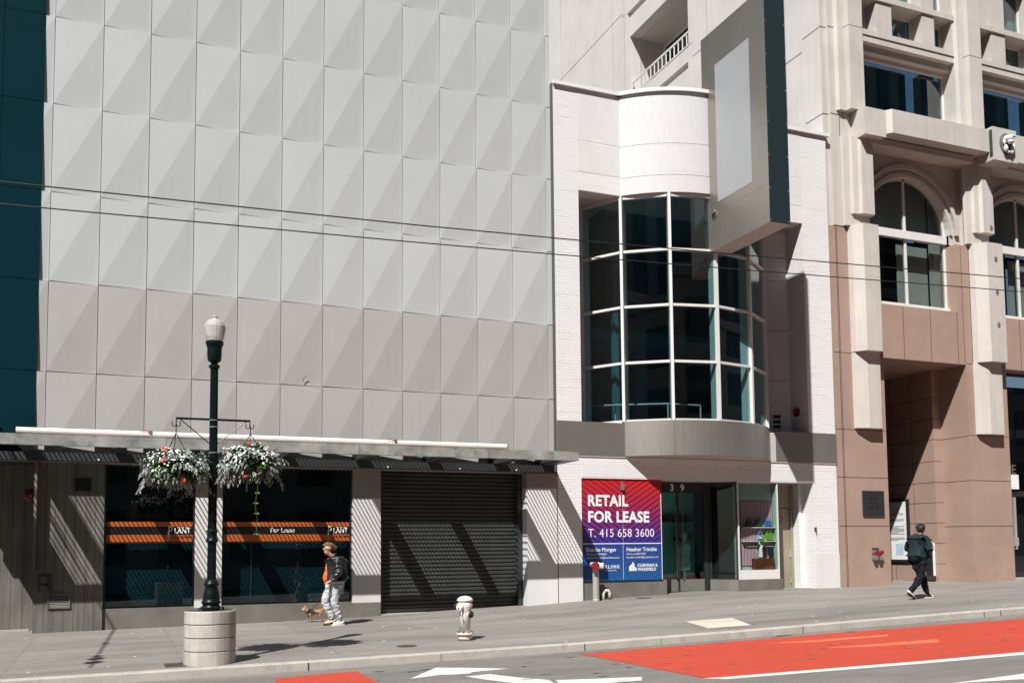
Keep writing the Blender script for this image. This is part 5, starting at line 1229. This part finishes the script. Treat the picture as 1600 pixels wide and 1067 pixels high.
def shoe(parent, heel, toe, mu, ms, ml=None, w_=.042, h_=.085):
    hl, tt = Vector(heel), Vector(toe); d = tt-hl; o = skin('shoe', {'m': (*(hl+d*.45+Vector((0, 0, .045))), .042, w_), 'h': (*(hl+d*.08+Vector((0, 0, .05))), .048, w_*.9), 'a': (*(hl+d*.14+Vector((0, 0, .10))), .040, .04), 't': (*(tt-d*.08+Vector((0, 0, .035))), .03, w_*.95)}, [('m', 'h'), ('h', 'a'), ('m', 't')], [mu, ml or mu], parent, 2, mfun=lambda c: 1 if (c-hl).dot(d)/d.length_squared > .62 else 0)
    mb = MB(); a = d.normalized(); sd = Vector((-a.y, a.x, 0)).normalized(); n = []
    for k in range(14):
        ang = 2*math.pi*k/14; n.append(hl+d*(.46+.56*math.cos(ang))+sd*math.sin(ang)*w_*(1.08+.1*math.cos(ang)))
    lo = [p+Vector((0, 0, 0)) for p in n]; hi = [p+Vector((0, 0, .028)) for p in n]
    for k in range(14): mb.face([lo[k], lo[(k+1) % 14], hi[(k+1) % 14], hi[k]])
    mb.face(hi); mb.face(lo[::-1]); mb.build('sole', ms, o, local=True)
    return o
shoe(p1, (-.16, .08, .005), (.09, .08, .0), 'shoe_white', 'shoe_white', 'shoe_white'); s1 = shoe(p1, (-.02, -.08, .045), (.23, -.08, .0), 'shoe_white', 'shoe_black', 'shoe_yellow')
mb = MB(); mb.tube([(.10, -.125, .09), (.12, -.08, .125), (.10, -.04, .09)], .012, 5); mb.tube([(.05, -.125, .10), (.06, -.08, .15), (.05, -.04, .10)], .012, 5); mb.build('laces', 'shoe_red', s1, local=True)
# small white bag held at the front hand
def w1(p): return Vector((x1-p[0], y1-p[1], z1+p[2]))
hb = w1((.21, .21, .83)); mb = MB(); mb.ball(hb+Vector((.0, .0, -.03)), .055, 8, 6, (.8, .6, 1.2)); o = mb.build('waste_bag', 'bag_white'); tag(o, 'small white bag held in the hand of the dog walker', 'bag')
# dog
dx, dy = 5.28, -.32; dz = gz(dx, dy)
dp = {'belly': (0, 0, .205, .052, .048), 'chest': (.10, 0, .205, .064, .055), 'rump': (-.12, 0, .215, .05, .045), 'neck': (.17, 0, .255, .042), 'head': (.205, 0, .290, .043, .040), 'muz': (.245, 0, .270, .024), 'nose': (.268, 0, .263, .014), 'earl': (.19, .03, .33, .014), 'earr': (.19, -.03, .33, .014), 'earl2': (.185, .042, .352, .006), 'earr2': (.185, -.042, .352, .006),
      'shl': (.105, .038, .16, .030), 'shr': (.105, -.038, .16, .030), 'ell': (.095, .04, .105, .018), 'elr': (.12, -.04, .105, .018), 'pal': (.085, .04, .022, .013), 'par': (.14, -.04, .022, .013), 'pfl': (.105, .04, .012, .012), 'pfr': (.16, -.04, .012, .012),
      'hpl': (-.125, .036, .175, .036), 'hpr': (-.125, -.036, .175, .036), 'knl': (-.095, .04, .12, .022), 'knr': (-.105, -.04, .12, .022), 'hol': (-.155, .04, .075, .013), 'hor': (-.165, -.04, .075, .013), 'hal': (-.14, .04, .018, .012), 'har': (-.15, -.04, .018, .012), 'hfl': (-.12, .04, .011, .011), 'hfr': (-.13, -.04, .011, .011),
      't0': (-.165, 0, .255, .016), 't1': (-.185, 0, .30, .013), 't2': (-.175, 0, .34, .012), 't3': (-.145, 0, .352, .011), 't4': (-.128, 0, .33, .010), 't5': (-.142, 0, .31, .007)}
DE = [('belly', 'chest'), ('belly', 'rump'), ('chest', 'neck'), ('neck', 'head'), ('head', 'muz'), ('muz', 'nose'), ('head', 'earl'), ('head', 'earr'), ('earl', 'earl2'), ('earr', 'earr2'), ('chest', 'shl'), ('chest', 'shr'), ('shl', 'ell'), ('shr', 'elr'), ('ell', 'pal'), ('elr', 'par'), ('pal', 'pfl'), ('par', 'pfr'), ('rump', 'hpl'), ('rump', 'hpr'), ('hpl', 'knl'), ('hpr', 'knr'), ('knl', 'hol'), ('knr', 'hor'), ('hol', 'hal'), ('hor', 'har'), ('hal', 'hfl'), ('har', 'hfr'), ('rump', 't0'), ('t0', 't1'), ('t1', 't2'), ('t2', 't3'), ('t3', 't4'), ('t4', 't5')]
dg_ = skin('dog', dp, DE, ['dog_tan', 'dog_white', 'shoe_black'], loc=(dx, dy, dz), rot=math.pi, mfun=lambda c: 2 if c.x > .265 else (1 if c.x > .225 and c.z < .285 else 0))
tag(dg_, 'small tan dog with curled tail and dark harness walking left on a leash', 'dog'); ORG[dg_.name] = Vector((0, 0, 0))
hn = skin('harness', {'a': (.10, 0, .205, .069, .060), 'b': (.04, 0, .205, .064, .057), 'c': (.145, 0, .232, .056, .05)}, [('a', 'b'), ('a', 'c')], 'harness', dg_)
mb = MB(); A_ = Vector((dx-.05, dy, dz+.265)); B_ = w1((.22, .21, .86)); mb.tube([A_.lerp(B_, k/8)+Vector((0, 0, -.05*math.sin(math.pi*k/8))) for k in range(9)], .007, 5); o = mb.build('leash', 'leash'); tag(o, 'thin dark leash running from the dog to its walker', 'leash')
# --- person 2: man seen from behind, looking down
x2, y2 = 18.42, -4.05; z2 = gz(x2, y2)
pts = {'pelvis': (0, 0, .92, .12, .13), 'chest': (.03, 0, 1.22, .14, .17), 'neck0': (.06, 0, 1.42, .058), 'neck': (.085, 0, 1.49, .055), 'jaw': (.135, .045, 1.53, .058), 'head': (.12, .01, 1.605, .092, .083), 'crown': (.10, .0, 1.66, .075), 'chin': (.17, .085, 1.505, .026), 'nose': (.195, .105, 1.575, .013), 'earl': (.06, .095, 1.585, .018), 'earr': (.145, -.078, 1.585, .018),
       'shl': (.02, .19, 1.37, .058), 'shr': (.02, -.19, 1.37, .058), 'ell': (-.02, .32, 1.12, .044), 'elr': (-.02, -.32, 1.12, .044), 'wrl': (.24, .10, 1.09, .027), 'wrr': (.24, -.03, 1.10, .027),
       'hil': (.0, .09, .88, .095), 'hir': (.0, -.09, .88, .095), 'knl': (.20, .08, .50, .060), 'knr': (-.08, -.08, .49, .060), 'anl': (.34, .07, .09, .038), 'anr': (-.42, -.07, .18, .038), 'tol': (.47, .07, .035, .03), 'tor': (-.31, -.07, .05, .03)}
E = [e for e in [('pelvis', 'chest'), ('chest', 'neck0'), ('neck0', 'neck'), ('neck', 'jaw'), ('jaw', 'head'), ('head', 'crown'), ('jaw', 'chin'), ('head', 'nose'), ('head', 'earl'), ('head', 'earr'), ('chest', 'shl'), ('chest', 'shr'), ('shl', 'ell'), ('shr', 'elr'), ('ell', 'wrl'), ('elr', 'wrr'), ('pelvis', 'hil'), ('pelvis', 'hir'), ('hil', 'knl'), ('hir', 'knr'), ('knl', 'anl'), ('knr', 'anr'), ('anl', 'tol'), ('anr', 'tor')]]
hand(pts, E, 'wrl', pts['wrl'][:3], (.8, -.5, .15), (.0, -.5, .8), .6); hand(pts, E, 'wrr', pts['wrr'][:3], (.8, .5, .15), (.0, .5, .8), .6)
p2 = skin('person', pts, E, ['skin_tan', 'teal_jacket', 'black_trouser'], loc=(x2, y2, z2), rot=R(6), mfun=lambda c: 0 if c.z > 1.42 or (c.x > .25 and 1.0 < c.z < 1.25) else (1 if c.z > .84 else 2)); ORG[p2.name] = Vector((0, 0, 0))
tag(p2, 'man seen from behind in dark hooded jacket walking right with his head down', 'person', 'pedestrians on the pavement')
face_details(p2, (.12, .01, 1.59), (1, .9, -.35), (0, 0, 1), .10, 'hair_black')
ho = skin('hair', {'a': (.09, 0, 1.65, .105, .10), 'b': (.06, -.02, 1.60, .095, .10), 'c': (.155, .03, 1.67, .07, .075), 'd': (.05, -.02, 1.545, .07, .085), 'l': (.07, .075, 1.63, .05), 'r': (.12, -.07, 1.63, .05), 'r2': (.14, -.075, 1.60, .03)}, [('a', 'b'), ('a', 'c'), ('b', 'd'), ('a', 'l'), ('a', 'r'), ('r', 'r2')], 'hair_black', p2); wrinkle(ho, .012, 30, 2)
jp = {'c': (.02, 0, 1.16, .185, .225), 'u': (.03, 0, 1.33, .15, .20), 'n': (.07, 0, 1.44, .08, .085), 'b': (-.0, 0, .98, .185, .23), 'h': (-.0, 0, .80, .175, .22), 'sl': (.02, .205, 1.355, .085), 'sr': (.02, -.205, 1.355, .085), 'el': (-.03, .34, 1.12, .080), 'er': (-.03, -.34, 1.12, .080), 'wl': (.225, .12, 1.085, .056), 'wr': (.225, -.06, 1.095, .056)}
jo = skin('hooded_jacket', jp, [('c', 'u'), ('u', 'n'), ('c', 'b'), ('b', 'h'), ('u', 'sl'), ('u', 'sr'), ('sl', 'el'), ('sr', 'er'), ('el', 'wl'), ('er', 'wr')], 'teal_jacket', p2, 3); wrinkle(jo, .022, 9, 4); wrinkle(jo, .008, 28, 6)
hd = skin('hood', {'a': (-.075, 0, 1.425, .045, .09), 'l': (-.02, .10, 1.435, .045), 'r': (-.02, -.10, 1.435, .045), 'l2': (.07, .10, 1.455, .035), 'r2': (.07, -.10, 1.455, .035), 'b': (-.10, 0, 1.36, .03, .06)}, [('a', 'l'), ('a', 'r'), ('l', 'l2'), ('r', 'r2'), ('a', 'b')], 'teal_jacket', jo); wrinkle(hd, .012, 22, 3)
mb = MB(); mb.tube([(-.172, .19, 1.30), (-.178, 0, 1.285), (-.168, -.19, 1.30)], .008, 5); mb.build('yoke_seam', 'black_trouser', jo, local=True)
mb = MB(); mb.box(-.03, .03, -.402, -.385, 1.15, 1.165); mb.build('sleeve_tab', 'paper_white', jo, local=True)
tp = {'p': (0, 0, .93, .15, .185), 'hl': (.03, .095, .78, .12), 'hr': (-.01, -.095, .78, .12), 'kl': (.20, .085, .50, .092), 'kr': (-.08, -.085, .49, .092), 'ml': (.28, .08, .28, .078), 'mr': (-.25, -.078, .32, .078), 'al': (.335, .07, .085, .060), 'ar': (-.42, -.07, .165, .060)}
to = skin('trousers', tp, [('p', 'hl'), ('p', 'hr'), ('hl', 'kl'), ('hr', 'kr'), ('kl', 'ml'), ('kr', 'mr'), ('ml', 'al'), ('mr', 'ar')], 'black_trouser', p2, 3); wrinkle(to, .024, 12, 2, 1.5)
shoe(p2, (.27, .07, .0), (.55, .07, .0), 'shoe_black', 'shoe_white', 'shoe_white'); s2 = shoe(p2, (-.50, -.07, .13), (-.27, -.07, .0), 'shoe_white', 'shoe_black')
